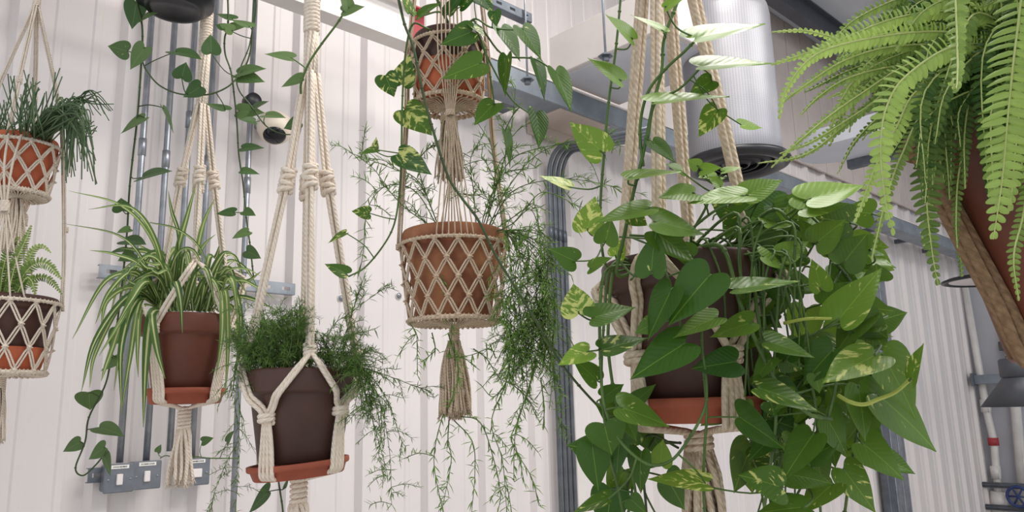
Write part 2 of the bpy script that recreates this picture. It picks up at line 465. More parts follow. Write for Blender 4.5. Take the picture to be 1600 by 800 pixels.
# long grey trunking
o=.30; sa,zl=hit(742,116,o); zl=hit(900,174,o)[1]
t=thing('cable_trunking','long grey steel cable trunking running the length of the wall','cable trunking',W((sa+S1)/2,zl,o))
mb=MB(); L=(S1-.05-sa)/2; mb.box(W(sa+L,zl+.055,o-.08),E*L,N*.08,Z*.055,.004); mb.build('trunking_body',M['trunk'],t,smooth=False)
mb=MB(); mb.box(W(sa+L,zl+.114,o-.08),E*L,N*.086,Z*.004); mb.build('trunking_lid',M['white'],t,smooth=False)
for i in range(9):
    ss=sa+.4+i*.75
    if ss<S1-.2:
        mb=MB(); mb.box(W(ss,zl+.02,.088),E*.02,N*.053,Z*.02); mb.build('bracket',M['galvdark'],t,smooth=False)
# perforated strut hanging over it + threaded rods
strut('strut_channel','perforated grey strut hanging near the top, right of the upper pothos',(700,-34),(831,30),.55,.021,.02,'galvdark')
def rod(px,py,y0,y1,d,label):
    p=P(px,py,d); z0=zat(p,y0); z1=zat(p,y1)
    t=thing('threaded_rod',label,'threaded rod',V((p.x,p.y,z1)),'threaded support rods')
    mb=MB(); mb.tube([(p.x,p.y,z1),(p.x,p.y,(z0+z1)/2),(p.x,p.y,z0)],.005,10); mb.build('rod',M['galv'],t)
    mb=MB(); mb.lathe([(0,-.02),(.014,-.02),(.014,-.002),(.03,-.002),(.03,.002),(.014,.002),(.014,.012),(0,.012)],(p.x,p.y,z1),6); mb.build('nut',M['galvdark'],t,smooth=False)
rod(822,60,-120,125,3.35,'threaded rod passing the end of the perforated strut')
rod(944,45,-120,88,3.0,'threaded rod holding up the white boxed duct')
# white boxed duct running out from the wall
s_,zt=hit(860,122,.25); s2,_=hit(966,150,.25)
z0=zt; t=thing('boxed_duct','white boxed duct with grey underside jutting out from the wall','air duct',W((s_+s2)/2,z0,.9))
mb=MB(); cs=(s_+s2)/2; ln=.35
mb.box(W(cs,z0+.11,.25+ln),E*((s2-s_)/2),N*ln,Z*.11,.004); mb.build('duct_body',M['whiteduct'],t,smooth=False)
mb=MB(); mb.box(W(cs,z0-.003,.25+ln),E*((s2-s_)/2-.03),N*(ln-.03),Z*.003); mb.build('underside_panel',M['ductgrey'],t,smooth=False)
# second white duct with a rounded end further along
p=P(1372,222,5.0); k_=.55
t=thing('boxed_duct','pale duct with rounded end hanging behind the fern','air duct',p)
mb=MB()
out=[]
for i in range(13):
    a=pi/2+i*pi/12; out.append((-.30+.22*math.cos(a)*1.0,.22*math.sin(a)))
out+= [(.5,-.22),(.5,.22)]
vs=[p+N*x_+E*y_+Z*.12 for x_,y_ in out]+[p+N*x_+E*y_-Z*.0 for x_,y_ in out]; n=len(out)
mb.add(vs,[tuple(range(n)),tuple(range(2*n-1,n-1,-1))]+[(i,(i+1)%n,n+(i+1)%n,n+i) for i in range(n)])
mb.build('duct_body',M['ductgrey'],t,smooth=False)
mb=MB(); mb.box(p+E*.25+Z*.03,E*.03,N*.3,Z*.09); mb.build('side_flange',M['galvdark'],t,smooth=False)
# insulated vertical duct with black diffuser
d=3.7; p=P(1148,225,d); zb=zat(p,252); zt=zat(p,22); r=70/FPX*d
t=thing('insulated_duct','silver foil insulated round duct with black ring outlet','air duct',V((p.x,p.y,zb)))
mb=MB(); mb.lathe([(r*.98,zb)]+[(r*(1+.004*math.sin(i*1.7)),zb+.01+(zt-zb-.06)*i/12) for i in range(13)]+[(r*.97,zt),(r*.5,zt+.02),(0,zt+.02)],(p.x,p.y,0),72); mb.build('insulation',M['foil'],t)
mb=MB(); mb.lathe([(r*.90,zb+.01),(r*1.12,zb+.004),(r*1.16,zb-.010),(r*1.13,zb-.028),(r*1.0,zb-.040),(r*.86,zb-.030),(r*.80,zb-.005),(r*.80,zb+.05),(0,zb+.06)],(p.x,p.y,0),64); mb.build('outlet_ring',M['black'],t)
for q in(.66,.46,.26):
    mb=MB(); mb.lathe([(r*(q+.10),zb-.004),(r*q,zb-.030),(r*(q-.02),zb-.026),(r*(q+.08),zb+.002),(r*(q+.10),zb-.004)],(p.x,p.y,0),48); mb.build('diffuser_cone',M['black'],t)
mb=MB(); mb.lathe([(r*.55,zt),(r*.55,CEIL-.2)],(p.x,p.y,0),48); mb.build('spigot',M['galvdark'],t)
# bundle of bent conduits by the centre
for i in range(4):
    x=863+i*7.0; oo=.05+.002*i
    s,zv=hit(x,420,oo); zt=hit(x,232+i*3,oo)[1]
    end=P(1012,201+i*5,3.45)
    st=W(s,0.05,oo); rad=.16+.0*i
    eh=(end-W(s,zt,oo)); eh.z*=1; dirh=eh.normalized()
    pts=[st,W(s,zt-.6,oo),W(s,zt-rad,oo)]
    for k in range(1,9):
        a=k/8*pi/2; pts.append(W(s,zt-rad,oo)+Z*(rad*math.sin(a))+dirh*(rad*(1-math.cos(a))))
    pts.append(end)
    lb=['leftmost','second','third','rightmost'][i]
    t=thing('bent_conduit','dark galvanised conduit bending over near the middle, %s of the bundle of four'%lb,'conduit',st,'bent conduits in a bundle')
    mb=MB(); mb.tube(pts,.0105,12); mb.build('pipe',M['galvdark'],t)
    mb=MB(); mb.tube([W(s,zt-.5,oo),W(s,zt-.44,oo)],.0135,12); mb.build('coupling',M['galvdark'],t)
s_,z_=hit(868,202,.06); t=thing('mounting_plate','beige plate on the wall just above the bend of the conduit bundle','bracket',W(s_,z_-.05,.06))
mb=MB(); mb.box(W(s_,z_,.16),E*.20,N*.12,Z*.006,.003); mb.box(W(s_,z_-.03,.045),E*.20,N*.008,Z*.035,.003); mb.build('plate',M['tan'],t,smooth=False)
mb=MB(); mb.lathe([(0,-.016),(.009,-.016),(.009,-.004),(0,-.004)],W(s_+.03,z_-.004,.17),6); mb.build('bolt',M['galvdark'],t,smooth=False)
# white strip beside the bundle
s,_=hit(893,500,.04); mb=MB(); mb.box(W(s,1.25,.035),E*.03,N*.03,Z*1.2,.004); tag(mb.build('trim_7',M['white'],smooth=False),'white edge strip beside the conduit bundle',kind='structure')
# vertical steel channel on the right
s,_=hit(1392,720,.05)
t=thing('steel_channel','tall galvanised steel channel on the wall right of the big pothos','steel channel',W(s,.01,.05))
for k in range(3):
    mb=MB(); mb.box(W(s+(k-1)*.155,1.40,.066),E*.070,N*.03,Z*1.38,.004); mb.build('channel_section',M['galvdark' if k==0 else 'galv'],t,smooth=False)
# wall screws
for (x,y,l) in((533,466,'small screw in the wall left of the lower net basket'),(623,462,'small screw in the wall beside the lower net basket')):
    s,z=hit(x,y,.004); t=thing('wall_screw',l,'screw',W(s,z-.008,.004))
    mb=MB(); mb.lathe([(0,.010),(.006,.009),(.008,.004),(.013,.003),(.013,-.003)],W(s,z,.004),12,N); mb.build('screw_head',M['galv'],t)
    mb=MB(); mb.lathe([(.007,.001),(.017,.0),(.017,-.004)],W(s,z,.004),14,N); mb.build('washer',M['white'],t)
# --- far corner: pipes, lamps
def eh(px,py,o):  # point on plane parallel to the end wall, o metres in front of it
    d=ray(px,py); q=W(S1-o,0,0); k=(q-CAM).dot(E)/d.dot(E); return CAM+d*k
t=thing('drain_pipe','white drain pipe with fittings in the far right corner','pipe',eh(1562,798,.12))
mb=MB(); mb.tube([eh(1506,440,.12),eh(1538,622,.12),eh(1541,640,.12),eh(1553,690,.12),eh(1557,740,.12),eh(1562,800,.12)],.038,14); mb.build('pipe',M['pvc'],t)
for (x,y,h) in((1540,634,10),(1556,738,10),(1552,690,6)):
    mb=MB(); a=eh(x-h*.15,y-h,.12); b=eh(x+h*.15,y+h,.12); mb.tube([a,b],.052,14); mb.build('fitting',M['pvc'] if h==10 else M['red'],t)
mb=MB(); mb.tube([eh(1561,768,.12),eh(1562,800,.12)],.085,16); mb.build('collar',M['pvc'],t)
t=thing('drain_pipe','white vertical pipe behind the charcoal lamp shade','pipe',eh(1600,800,.1))
mb=MB(); mb.tube([eh(1570,480,.1),eh(1584,600,.1),eh(1601,800,.1)],.05,14); mb.build('pipe',M['pvc'],t)
mb=MB(); mb.tube([eh(1574,530,.1),eh(1576,548,.1)],.07,14); mb.build('clamp',M['black'],t)
t=thing('steel_tray','grey horizontal steel tray on the far end wall','cable tray',eh(1512,600,.2))
mb=MB(); a=eh(1512,594,.2)+N*.06; b=a+N*2.4; mb.box((a+b)/2,N*1.2,E*.05,Z*.05,.006); mb.build('tray_body',M['trunk'],t,smooth=False)
mb=MB(); mb.box(a+N*.01-E*.03,N*.012,E*.07,Z*.07); mb.build('tray_end',M['galvdark'],t,smooth=False)
t=thing('valve_wheel','blue valve handwheel at the foot of the white pipes','valve',eh(1590,790,.3))
c=eh(1591,776,.3); mb=MB(); mb.tube([c+(N*math.cos(a)+Z*math.sin(a))*.10 for a in [i*2*pi/20 for i in range(21)]],.016,8); mb.build('rim',M['blue'],t)
mb=MB()
for i in range(3): a=i*pi/3; mb.tube([c+(N*math.cos(a)+Z*math.sin(a))*.10,c-(N*math.cos(a)+Z*math.sin(a))*.10],.010,6)
mb.build('spokes',M['blue'],t)
t=thing('pipe_run','low grey horizontal pipes in the far right corner','pipe',eh(1515,760,.15))
for (y,r) in((756,.03),(790,.03)):
    mb=MB(); mb.tube([eh(1512,y,.22)+N*.05,eh(1512,y,.22)+N*1.6],r,10); mb.build('pipe',M['galvdark'],t)
# disc light
p=P(1548,437,6.0); t=thing('disc_lamp','flat black disc lamp seen edge-on above the far corner','pendant lamp',p)
mb=MB(); mb.lathe([(0,.06),(.05,.06),(.10,.035),(.30,.022),(.345,.006),(.345,-.006),(.32,-.012),(.30,.0),(0,.0)],p,48); mb.build('disc',M['black'],t)
mb=MB(); mb.lathe([(0,-.004),(.27,-.004),(.29,-.0005)],p,40); mb.build('diffuser',M['switchwhite'],t)
mb=MB(); mb.tube([p+Z*.05,V((p.x,p.y,CEIL))],.008,8); mb.build('stem',M['black'],t)
# pendant lamp
p=P(1592,600,5.0); t=thing('pendant_lamp','charcoal pendant lamp with wide shade hanging on a chain','pendant lamp',p)
k=5.0/FPX; zt=zat(p,588); zb=zat(p,635); zc=zat(p,560)
mb=MB(); mb.lathe([(.085,zt),(.235,zb),(.232,zb),(.08,zt-.004)],(p.x,p.y,0),40); mb.build('lamp_shade',M['shade'],t)
mb=MB(); mb.lathe([(0,zc),(.09,zc),(.10,zc-.01),(.10,zt),(.085,zt-.01)],(p.x,p.y,0),32); mb.build('cap',M['shade'],t)
mb=MB(); zz=zc
px_=p
i=0
while zz<3.6:
    a=E if i%2 else N
    ring=[V((p.x-.05,p.y,zz))+a*(.010*math.cos(q))+Z*(.020*math.sin(q)) for q in [j*2*pi/8 for j in range(9)]]
    mb.tube(ring,.004,5,caps=False); zz+=.030; i+=1
mb.build('chain',M['galvdark'],t)
mb=MB(); mb.box(V((p.x-.05,p.y,zat(p,540))),V((.03,0,0)),V((0,.03,0)),Z*.03,.004); mb.build('chain_block',M['black'],t,smooth=False)
#@@PLANTS@@
# ------------------------------------------------------------------ pots and macrame
class Axis:
    """a plumb line through the world point seen at (px,py) at distance d"""
    def __init__(s,px,py,d):
        s.p=P(px,py,d); s.d=d; s.x=s.p.x; s.y=s.p.y; s.k=d/FPX
        f=V((CAM.x-s.x,CAM.y-s.y,0)).normalized(); s.f=f; s.r=V((-f.y,f.x,0))
        if s.r.dot(RT)<0: s.r=-s.r
    def z(s,y): return zat(s.p,y)
    def at(s,rad,az,z):
        a=math.radians(az); return V((s.x,s.y,z))+(s.f*math.cos(a)+s.r*math.sin(a))*rad
    def c(s,z): return V((s.x,s.y,z))

def potfn(ax,zt,zb,rt,rb,rim=.22):
    def f(z_):
        q=max(0,min(1,(z_-zb)/(zt-zb))); return rt*1.035 if q>1-rim*1.15 else rb+(rt-rb)*q
    return f
def pot(ax,zt,zb,rt,rb,mat,parent,rim=.22,th=.007,name='pot',flare=1.06):
    h=zt-zb; zr=zt-h*rim
    k=rb+(rt-rb)*((zr-zb)/h)
    pr=[(0,zb),(rb-.004,zb),(rb,zb+.004),(k*.985,zr-.003),(k*.99,zr),(rt*1.0,zr+.003),(rt*1.02,zr+.008),(rt*1.03,zt-.006),(rt*1.03-.002,zt-.001),(rt*1.03-.005,zt),(rt-.008,zt-.002),(rt-.012,zt-.03),(rb-.01,zb+.012),(0,zb+.012)]
    m_=MB(); m_.lathe(pr,(ax.x,ax.y,0),56); o=m_.build(name,mat,parent)
    m_=MB(); zs=zt-h*.13; rs=rb+(rt-rb)*((zs-zb)/h)-.008
    pr=[(rs*i/8,zs+R(-.003,.006)) for i in range(8,-1,-1)]
    m_.lathe(pr,(ax.x,ax.y,0),30); m_.build('soil',M['soil'],parent)
    return o
def saucer(ax,zt,zb,rt,mat,label,tilt=None):
    t_=V((0,0,1)) if tilt is None else tilt.normalized()
    h=zt-zb
    pr=[(0,0),(rt*.86,0),(rt*.88,.002),(rt*.93,h*.55),(rt*.985,h*.62),(rt,h*.7),(rt,h*.97),(rt-.002,h),(rt-.007,h),(rt*.90,h*.3),(rt*.86,.006),(0,.006)]
    m_=MB(); m_.lathe(pr,(ax.x,ax.y,zb),56,t_)
    return tag(m_.build('saucer',mat,None,origin=(ax.x,ax.y,zb)),label,'saucer')
def bundle(m_,line,nc,r,spread,twist=0):
    """nc cords side by side along a line"""
    line=[V(p) for p in line]; Np=len(line)
    ph=R(0,6)
    for c in range(nc):
        pts=[]
        for i,p in enumerate(line):
            t_=(line[min(i+1,Np-1)]-line[max(i-1,0)]).normalized()
            a=(RT-t_*RT.dot(t_)).normalized(); b=t_.cross(a)
            k=i/(Np-1); sp=spread(k) if callable(spread) else spread
            an=2*pi*c/nc+ph+twist*k
            if nc==1: sp=0
            pts.append(p+(a*math.cos(an)+b*math.sin(an)*.8)*sp)
        m_.tube(pts,r,7)
def coil(m_,c,axis,rad,h,turns,r,wob=.0):
    axis=V(axis).normalized(); a=(RT-axis*RT.dot(axis)).normalized(); b=axis.cross(a)
    pts=[]; n=int(turns*12)
    for i in range(n+1):
        q=2*pi*i/12; rr=rad*(1+R(-wob,wob))
        pts.append(V(c)+axis*(h*(i/n-.5))+(a*math.cos(q)+b*math.sin(q))*rr)
    m_.tube(pts,r,7)
def sinnet(m_,c,axis,rad,h,r,n=3):
    """square-knot sinnet: chunky interlocked half loops alternating in direction"""
    axis=V(axis).normalized(); a=(RT-axis*RT.dot(axis)).normalized(); b=axis.cross(a)
    if b.dot(FW)>0: b=-b
    for i in range(n):
        o=V(c)+axis*(h*((i+.5)/n-.5)); sg=1 if i%2 else -1
        for q0 in(0,1):
            pts=[]
            for k in range(13):
                t_=k/12; an=pi*(t_*1.15-.08)+(pi if q0 else 0)
                pts.append(o+axis*(h/n*.75*(t_-.5)*sg)+(a*math.cos(an)+b*math.sin(an)*.95)*rad*(1+R(-.06,.06)))
            m_.tube(pts,r,7)
    m_.blob(c,rad*.8,rad*.8,h*.55,(a,b,axis))
def tassel(m_,ax,zt,zb,rt,rb,nc,r):
    for i in range(nc):
        an=2.399*i; k=math.sqrt((i+.5)/nc)
        p=[]
        L=R(.9,1.0); jx,jy=R(-.25,.25),R(-.25,.25)
        for j in range(7):
            t_=j/6; rr=rt*k+(rb*k-rt*k)*(t_**.6)
            wv=.10*rb*math.sin(t_*5+i)
            p.append(V((ax.x+math.cos(an+jx*t_)*rr+wv,ax.y+math.sin(an+jy*t_)*rr,zt+(zb-zt)*t_*L)))
        m_.tube(p,r*R(.9,1.1),6,r2=r*1.05)
        # frayed end
        e=p[-1]
        for q in range(7):
            m_.tube([e+Z*r,e+V((R(-1,1)*r*2.2,R(-1,1)*r*2.2,-R(.3,1.6)*r*2))],r*.45,4,r2=r*.15)

def leg_hanger(label,ax,mat,ytop,ywrap,ymerge,legs,rmerge,yknot,rknot,ysplit,rsplit,ynode,rnode,ysauc,rsauc,ygath,ywrap2,ytas,r,nc=3,wrapr=.014,hook=False,dz=0,xk=None,ntas=26,tasr=.026,split_knot_y=None,vcords=2,saucz=None,potr=None):
    t_=thing('macrame_hanger',label,'plant hanger',ax.c(ax.z(ytas) if ytas else ax.z(ywrap2)))
    z=ax.z
    top=V((ax.x,ax.y,z(ytop)))
    if ywrap is not None:
        m_=MB(); zz0=z(ytop); zz1=z(ywrap); n_=int((zz0-zz1)/(r*1.9)); coil(m_,ax.c((zz0+zz1)/2),Z,wrapr,zz0-zz1,n_,r*1.05,.02); m_.lathe([(0,zz0+r),(wrapr*.9,zz0),(wrapr*.9,zz1),(0,zz1)],(ax.x,ax.y,0),16); m_.build('wrapped_loop',mat,t_)
        m_=MB(); zz2=z(ymerge); bundle(m_,[ax.c(zz1),ax.c(zz1*.6+zz2*.4),ax.c(zz2)],9,r,wrapr*.85,.5); bundle(m_,[ax.c(zz1),ax.c(zz2)],3,r,wrapr*.3); m_.build('cord_bundle',mat,t_)
    if hook:
        m_=MB(); hk=top+Z*.002
        m_.tube(crom([hk,hk+V((-.004,0,.012)),hk+V((.006,0,.03)),hk+V((.014,0,.06)),hk+V((.014,0,.5))]),.0018,6); m_.build('wire_hook',M['galv'],t_)
    zm=z(ymerge); zk=z(yknot)
    for i,(az,ys,rs) in enumerate(legs):
        zs=z(ys)
        a=ax.at(rmerge,az,zm); kp=ax.at(rknot,az,zk); sp=ax.at(rs,az,zs)
        m_=MB(); bundle(m_,crom([a,kp],8),nc,r,r*1.35,.3); 
        bundle(m_,crom([kp,kp.lerp(sp,.5),sp],6),nc,r,lambda k:r*1.35*(1-.15*k),.6); m_.build('cord',mat,t_)
        m_=MB(); sinnet(m_,kp,(a-sp),r*2.6,r*12,r*1.25,4); m_.build('knot',mat,t_)
        m_=MB(); coil(m_,sp+Z*.003,(kp-sp),r*2.1,r*5,2.6,r*1.05,.05); m_.build('knot',mat,t_)
    n_=len(legs)
    for i in range(n_):
        a0,y0,r0=legs[i]; a1,y1,r1=legs[(i+1)%n_]
        if i==n_-1: a1+=360
        am=(a0+a1)/2; zn=z(ynode)+dz*math.sin(math.radians(am)); rnd_=max(rnode,potr(zn)+r*2) if potr else rnode; nd=ax.at(rnd_,am,zn)
        m_=MB()
        for (aa,yy,rr) in((a0,y0,r0),(a1,y1,r1)):
            st=ax.at(rr,aa,z(yy)); md=[]
            for k in range(1,6):
                f=k/6; zq=z(yy)+(nd.z-z(yy))*f; rq=rr+(rnode-rr)*f; rq=max(rq,potr(zq)+r*1.6) if potr else rq; md.append(ax.at(rq,aa+(am-aa)*f,zq))
            bundle(m_,crom([st]+md+[nd],3),vcords,r,r*1.1)
        m_.build('strand',mat,t_)
        m_=MB(); coil(m_,nd,Z,r*2.7,r*4,2.4,r*1.1,.06); m_.blob(nd,r*2.4,r*2.4,r*2.4); m_.build('knot',mat,t_)
        m_=MB(); sz=z(ysauc)+dz*math.sin(math.radians(am))
        for c in range(4):
            da=(c-1.5)*.5; w_=r*3.7/rsauc*57.3
            l_=[ax.at(rnd_,am+da*r*1.3/rnode*57.3,nd.z),ax.at((rnd_+rsauc*1.02)/2*1.0,am+da*w_*.8,(nd.z+sz)/2),ax.at(rsauc*1.04,am+da*w_,sz+.012),ax.at(rsauc*1.00,am+da*w_,sz-.012),ax.at(rsauc*.75,am+da*w_,sz*.5+z(ygath)*.5-.004),ax.at(rsauc*.3,am,z(ygath)+.003),ax.at(.012,am,z(ygath)-.002)]
            m_.tube(crom(l_,5),r,7)
        m_.build('lower_cords',mat,t_)
    if ywrap2:
        za,zb_=z(ygath),z(ywrap2)
        m_=MB(); nn=max(3,int((za-zb_)/(r*1.9))); coil(m_,ax.c((za+zb_)/2),Z,wrapr*1.0,za-zb_,nn,r*1.0,.02); m_.lathe([(0,za+.004),(wrapr*.95,za),(wrapr*.95,zb_),(0,zb_)],(ax.x,ax.y,0),14); m_.build('gathering_wrap',mat,t_)
    if ytas:
        m_=MB(); tassel(m_,ax,z(ywrap2)+.006,z(ytas),wrapr*.8,tasr,ntas,r*.95); m_.build('tassel',mat,t_)
    return t_

def net(t_,ax,mat,ztop,zbot,rfun,ncol,rows,r,phase=0,zg=None,rim=True,gap=.0032,spokes=True):
    """diamond net of doubled cords: rows of knots from ztop to zbot on radius rfun(z)"""
    step=360/ncol; zz=[ztop+(zbot-ztop)*i/rows for i in range(rows+1)]
    m_=MB()
    for i in range(rows):
        for j in range(ncol):
            for sg in(-.5,.5):
                a0=phase+j*step+(step/2 if i%2 else 0); a1=a0+sg*step
                for q in(-1,1):
                    pts=[]
                    for k in range(6):
                        f=k/5; z_=zz[i]+(zz[i+1]-zz[i])*f; rr=rfun(z_)+.0015
                        off=q*gap*min(1,math.sin(pi*f)*1.8)/rr*57.3*.55+q*.12*gap/rr*57.3
                        pts.append(ax.at(rr,a0+(a1-a0)*f+off,z_))
                    m_.tube(pts,r,5,caps=False)
    for i in range(rows+1):
        for j in range(ncol):
            a0=phase+j*step+(step/2 if i%2 else 0); rr=rfun(zz[i])+.003; c=ax.at(rr,a0,zz[i])
            n_=(c-ax.c(zz[i])).normalized(); tn=V((-n_.y,n_.x,0))
            m_.blob(c,gap*1.25,r*1.9,gap*1.1,(tn,n_,Z),8,5)
            m_.tube([c-tn*gap*1.3+n_*r*.6,c+n_*r*2.2,c+tn*gap*1.3+n_*r*.6],r*.9,5)
    m_.build('net',mat,t_)
    if rim:
        for (zz_,rr,nm,th) in((ztop+.004,rfun(ztop)+.003,'rim_ring',1.7),(zbot-.003,rfun(zbot)+.002,'base_ring',2.2)):
            m_=MB(); n_=96
            pts=[ax.at(rr,i*360/n_,zz_) for i in range(n_+1)]; m_.tube(pts,r*th,7,caps=False)
            for i in range(64):
                a=i*360/64; c=ax.at(rr,a,zz_); nn=(c-ax.c(zz_)).normalized(); tn=V((-nn.y,nn.x,0))
                m_.tube([c-Z*r*th*1.15+nn*r*.3-tn*r*.8,c+nn*r*th*1.2,c+Z*r*th*1.15+tn*r*.8],r*.85,5)
            m_.build(nm,mat,t_)
    if spokes and zg is not None:
        m_=MB()
        for i in range(ncol*3):
            a=i*360/(ncol*3); rr=rfun(zbot)
            m_.tube(crom([ax.at(rr,a,zbot-.004),ax.at(rr*.97,a,zbot-.010),ax.at(rr*.6,a+1,zbot*.75+zg*.25),ax.at(.008,a+2,zg)],3),r*.95,5,caps=False)
        m_.build('base_spokes',mat,t_)

# ------------------------------------------------------------------ leaves and plants
def leaf(m_,B,T,wpx,k,dat,fold=.12,curl=.13,lobes=.24,up=None,natw=.80,nv=9,nu=4):
    """heart leaf from base B to tip T; wpx apparent width in px at scale k (m per px)"""
    B=V(B);T=V(T); a=T-B; L=a.length
    if L<1e-6: return
    ax_=a/L; mid=(B+T)/2
    vc=(CAM-mid).normalized()
    side=ax_.cross(vc)
    if side.length<1e-3: side=ax_.cross(Z)
    side.normalize(); nrm=side.cross(ax_).normalized()
    if nrm.dot(vc)<0: nrm=-nrm
    aw=wpx*k*1.1; nw=max(aw,natw*L); ph=math.acos(min(1,aw/nw))
    best=None
    for sg in(1,-1):
        n2=Quaternion(ax_,sg*ph)@nrm
        if best is None or n2.z>best.z: best=n2
    nrm=best; side=ax_.cross(nrm)
    lb=R(.85,1.15)*lobes/.24
    bd=crom([V((x_*(lb if x_<0 else 1),y_,0)) for x_,y_ in((0,0),(-.085,.12),(-.13,.27),(-.075,.42),(.07,.50),(.26,.48),(.48,.385),(.70,.235),(.88,.085),(1,0))],2)
    n_=len(bd)-1; nv=n_
    vs=[];uvs=[]
    sk=R(-.06,.06)
    for i in range(n_+1):
        v=i/n_; bp=bd[i]
        for j in range(-nu,nu+1):
            u=j/nu; au=abs(u)
            x=v*(1-au)+bp.x*au if i<n_ else 1
            # rows bow outwards like the side veins
            y=bp.y*(au**.9)
            w_=nw*bp.y
            h=fold*y*nw - curl*L*(max(0,x)**2*.55) - .16*nw*y*y + .012*L*math.sin(9*v+3*u)*au
            vs.append(B+ax_*(L*x)+side*((1 if u>0 else -1)*y*nw+sk*L*v*(1-v))+nrm*h); uvs.append((.5+(1 if u>0 else -1)*y,x))
    # keep the tip where it was asked for: shift by the droop of the tip
    c=2*nu+1; dr=nrm*(curl*L*.55)
    vs=[p+dr*((i//c)/nv) for i,p in enumerate(vs)]
    fs=[(i*c+j,i*c+j+1,(i+1)*c+j+1,(i+1)*c+j) for i in range(nv) for j in range(2*nu)]
    m_.add(vs,fs,uvs,dat)
def nearest(line,p,lo=.0):
    return min(line,key=lambda q:(q-p).length)
def petiole(m_,v0,B,T,r):
    a=(B-T).normalized(); L=(B-v0).length
    if L<1e-4: return
    m_.tube(crom([v0,v0.lerp(B,.5)+a*L*.12-Z*L*.05,B-(T-B)*.0,B+(T-B)*.06],4),r,6,r2=r*.75)
def vine(parent,line,leaves,r,lm,sm,k0,name='vine',dfun=None,varr=(.1,.6),tint=(.1,.6),nodes=True,maxpet=.16,stemtaper=.8):
    """line: 3-D points; leaves: (bx,by,tx,ty,w[,depth[,var[,tint]]])"""
    m_=MB(); m_.tube(line,r,8,r2=r*stemtaper)
    if nodes:
        L=0
        for i in range(1,len(line)):
            L+=(line[i]-line[i-1]).length
            if L>.055:
                L=R(-.015,.01); m_.blob(line[i],r*1.35,r*1.35,r*1.0,None,7,4)
    lf=MB()
    for q in leaves:
        bx,by,tx,ty,w_=q[:5]
        if len(q)>5 and q[5]: d=q[5]
        else:
            # the depth of the vine where it passes closest on the view
            pb=P(bx,by,1.); rr=(pb-CAM).normalized()
            nn=min(line,key=lambda s:((s-CAM)-rr*((s-CAM).dot(rr))).length/(s-CAM).length)
            d=(nn-CAM).dot(FW)+R(-.06,.02)
        var=q[6] if len(q)>6 and q[6] is not None else R(*varr); tn=q[7] if len(q)>7 and q[7] is not None else R(*tint)
        B=P(bx,by,d); T=P(tx,ty,d+R(-.025,.02)); nn=nearest(line,B)
        leaf(lf,B,T,w_,d/FPX,(R(0,1),var,tn))
        if (nn-B).length<maxpet: petiole(m_,nn,B,T,r*.62)
        else:
            bk=B+(B-T).normalized()*.03+FW*.03; m_.tube(crom([B,bk,bk+FW*.03-Z*.01]),r*.6,6)
    o=m_.build(name,sm,parent)
    if lf.v: lf.build('leaves',lm,o)
    return o
def needle(m_,p,d_,L,r,dat):
    d_=V(d_).normalized(); a=d_.cross(Z)
    if a.length<.05: a=d_.cross(V((1,0,0)))
    a.normalize(); b=a.cross(d_)
    bend=b*(-L*.08)
    q=[p,p+d_*L*.5+bend*.0,p+d_*L+bend]
    rad=[r*.5,r,r*.12]; vs=[]
    for c,rr in zip(q,rad):
        for i in range(3):
            an=2*pi*i/3; vs.append(c+(a*math.cos(an)+b*math.sin(an)*.5)*rr)
    fs=[]
    for i in range(2):
        for j in range(3): fs.append((i*3+j,i*3+(j+1)%3,(i+1)*3+(j+1)%3,(i+1)*3+j))
    fs.append((6,7,8)); m_.add(vs,fs,[(.5,.5)]*9,dat)
def asp_stem(parent,line,L,gap,r=.0011,side=.0,per=(2,4),tint=(.1,.9),name='stem',start=0.,pool=None):
    """asparagus fern stem with needles in loose whorls, optional side shoots"""
    m_,n_=pool if pool else (MB(),MB()); m_.tube(line,r,5,r2=r*.5)
    acc=0; tot=sum((line[i]-line[i-1]).length for i in range(1,len(line))); s_=0
    for i in range(1,len(line)):
        a,b=line[i-1],line[i]; s_+=(b-a).length; acc+=(b-a).length; t_=(b-a).normalized()
        if s_<start*tot: continue
        if acc>gap:
            acc=R(-.3,.3)*gap
            for q in range(random.randint(*per)):
                d_=V((R(-1,1),R(-1,1),R(-1,.8)))+t_*R(.1,.9)
                needle(n_,b,d_,L*R(.6,1.15),r*1.35,(R(0,1),0,R(*tint)))
            if R(0,1)<side:
                d_=(V((R(-1,1),R(-1,1),R(-.6,.7)))+t_*.5).normalized(); ll=L*R(1.8,3.2)
                sub=crom([b,b+d_*ll*.5+Z*ll*.05,b+d_*ll-Z*ll*.12],4); m_.tube(sub,r*.6,4)
                for p_ in sub[2:]:
                    for q in range(2):
                        needle(n_,p_,V((R(-1,1),R(-1,1),R(-1,1)))+d_*.7,L*R(.5,.9),r,(R(0,1),0,R(*tint)))
    if pool: return
    o=m_.build(name,M['aspstem'],parent); n_.build('needles',M['asp'],o); return o
